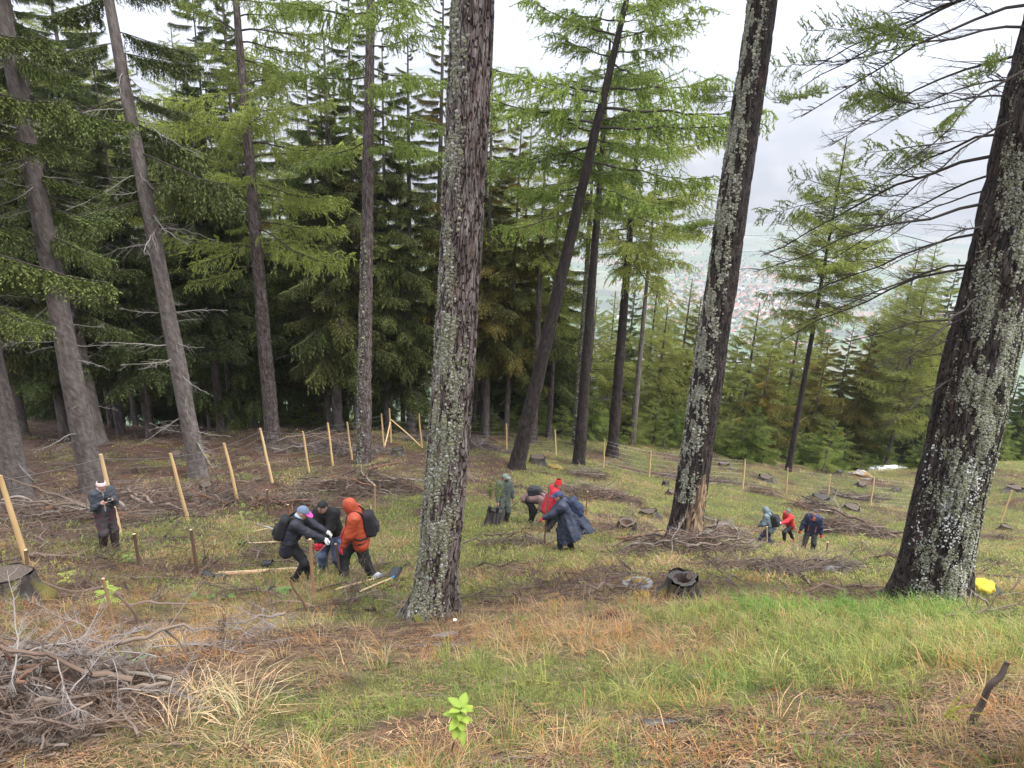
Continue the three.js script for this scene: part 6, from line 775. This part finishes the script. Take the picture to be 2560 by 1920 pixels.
  { // the poncho hangs open and wide from the shoulders
    const { H } = p, A = p.at(0.26), B = V(0, 0.27 * H, -0.2), ax = B.clone().sub(A), L2 = ax.lengthSq(), e1 = V(1, 0, 0), e2 = V().crossVectors(ax.clone().normalize(), e1), f = (q) => { const d = q.clone().sub(A), t = clamp(d.dot(ax) / L2, 0, 1), o = d.clone().addScaledVector(ax, -t), an = Math.atan2(o.dot(e2), o.dot(e1)), rad = (0.085 + 0.15 * t ** 0.9) * H * (1 + 0.13 * t * Math.sin(an * 6 + 3 * t) + 0.06 * t * Math.sin(an * 13 + 1)); const out = Math.hypot(o.x * 0.95, o.y, o.z) - rad + 0.02 * t * noise(q.x * 7, q.y * 3, q.z * 7) + 0.008 * noise(q.x * 22, q.y * 12, q.z * 22); return Math.max(out, -(out + 0.016), d.dot(ax) / Math.sqrt(L2) - Math.sqrt(L2) * (0.97 + 0.05 * Math.sin(an * 3)), -d.dot(ax) / Math.sqrt(L2) - 0.06); };
    mesh('poncho', net(f, ...bounds([A, B], 0.36 * H), 0.0135, () => lin(0.034, 0.043, 0.072)), shellMat, p.t);
  }
  wornPack(p, 'navy rucksack on the person in rain poncho', { col: [0.022, 0.034, 0.07], h: 0.26, w: 0.17, dp: 0.06 });
  heldTool(p, 'long_shovel', 'long wooden shovel gripped by the person in poncho', V(-0.2, 1.5, 0.5), V(-0.14, -0.06, 0.52), { rad: 0.019, m: mat(0.2, 0.12, 0.08, 0.7), head: 1 });
  p = person({ at: [PP.redw[0] - 0.1, PP.redw[1] - 0.5], yaw: -66, H: 1.68, pelvis: [0, 0.47, -0.05], lean: 22, side: 0, feet: [[0.12, 0.22], [-0.12, -0.5]], hands: [[0.12, 1.0, 0.62], [-0.2, 0.72, 0.05]], head: [-5, 0], jacket: [0.52, 0.03, 0.035], bulk: 1.05, trousers: black, shoes: [0.4, 0.05, 0.06], gloves: [0.66, 0.66, 0.64], hair: [0.12, 0.12, 0.125], hairLong: 1, label: 'grey haired person in red jacket reaching out behind the grey hood' });
  p = person({ at: PP.grey, yaw: -128, H: 1.74, pelvis: [0, 0.48, -0.02], lean: 22, feet: [[-0.12, -0.16], [0.14, 0.34]], hands: [[0.18, 0.82, 0.36], [-0.14, 0.84, 0.4]], head: [0, 22], jacket: [0.13, 0.17, 0.185], jacket2: [0.11, 0.15, 0.165], bulk: 1.12, hood: 1, shiny: 1, trousers: [0.035, 0.045, 0.12], shoes: [0.14, 0.15, 0.16], hair: [0.03, 0.02, 0.02], label: 'person in grey blue hooded jacket and navy trousers seen from behind' });
  wornPack(p, 'black rucksack with white badge on the person in grey hood', { col: black, h: 0.24, w: 0.18, dp: 0.08, badge: [0.8, 0.8, 0.78] });
  p = person({ at: PP.navy, yaw: -24, H: 1.8, lean: 3, feet: [[0.15, 0], [-0.15, 0.05]], hands: [[0.32, 0.78, 0.08], [-0.34, 0.86, 0.14]], head: [-34, -4], jacket: [0.022, 0.028, 0.062], jacket2: [0.02, 0.025, 0.055], trim: [0.6, 0.09, 0.06], bulk: 1.14, long: 0.02, shiny: 1, trousers: [0.026, 0.027, 0.03], shoes: [0.04, 0.04, 0.042], gloves: [0.6, 0.03, 0.04], hair: [0.05, 0.045, 0.045], collar: [0.06, 0.1, 0.32], label: 'person in navy jacket with orange trim and red gloves' });
  p = person({ at: [2.78, 2.42], yaw: -96, H: 1.74, pelvis: [0, 0.24, -0.12], lean: 22, feet: [[0.12, 0.02], [-0.12, -0.05]], hands: [[0.3, 0.35, -0.35], [-0.3, 0.35, -0.35]], head: [0, 10], kneePole: [0, 0.6, 1], jacket: [0.05, 0.07, 0.12], trousers: [0.05, 0.1, 0.26], trousers2: [0.04, 0.08, 0.22], baggy: 1.1, shoes: [0.06, 0.05, 0.05], hair: [0.05, 0.04, 0.03], label: 'crouching person in blue jeans, only a knee inside the picture' });
}
// the bag behind the massive larch, under a yellow rain cover
{
  const [x, d] = THINGS.bag, t = thing('covered_backpack', 'black backpack under bright yellow rain cover behind the massive larch', 'backpack', on(x, d)), blob = (c, a, b, e, seed) => net((p) => ell(p.clone().sub(c), a, b, e) + 0.02 * noise(p.x * 12, p.y * 12 + seed, p.z * 12), ...bounds([c], Math.max(a, b, e) + 0.05), 0.014);
  mesh('bag', blob(V(0.06, 0.1, 0), 0.2, 0.12, 0.15, 1), mat(0.02, 0.021, 0.026, 0.7), t); mesh('rain_cover', blob(V(-0.05, 0.22, 0.0), 0.17, 0.08, 0.16, 5), mat(0.5, 0.4, 0.02, 0.7), t); mesh('strap', tube([V(-0.12, 0.12, 0.12), V(-0.1, 0.02, 0.2), V(0.02, 0.04, 0.19)], [0.014, 0.014, 0.014], 6), mat(0.05, 0.09, 0.16, 0.8), t);
}
renderer.render(scene, camera);
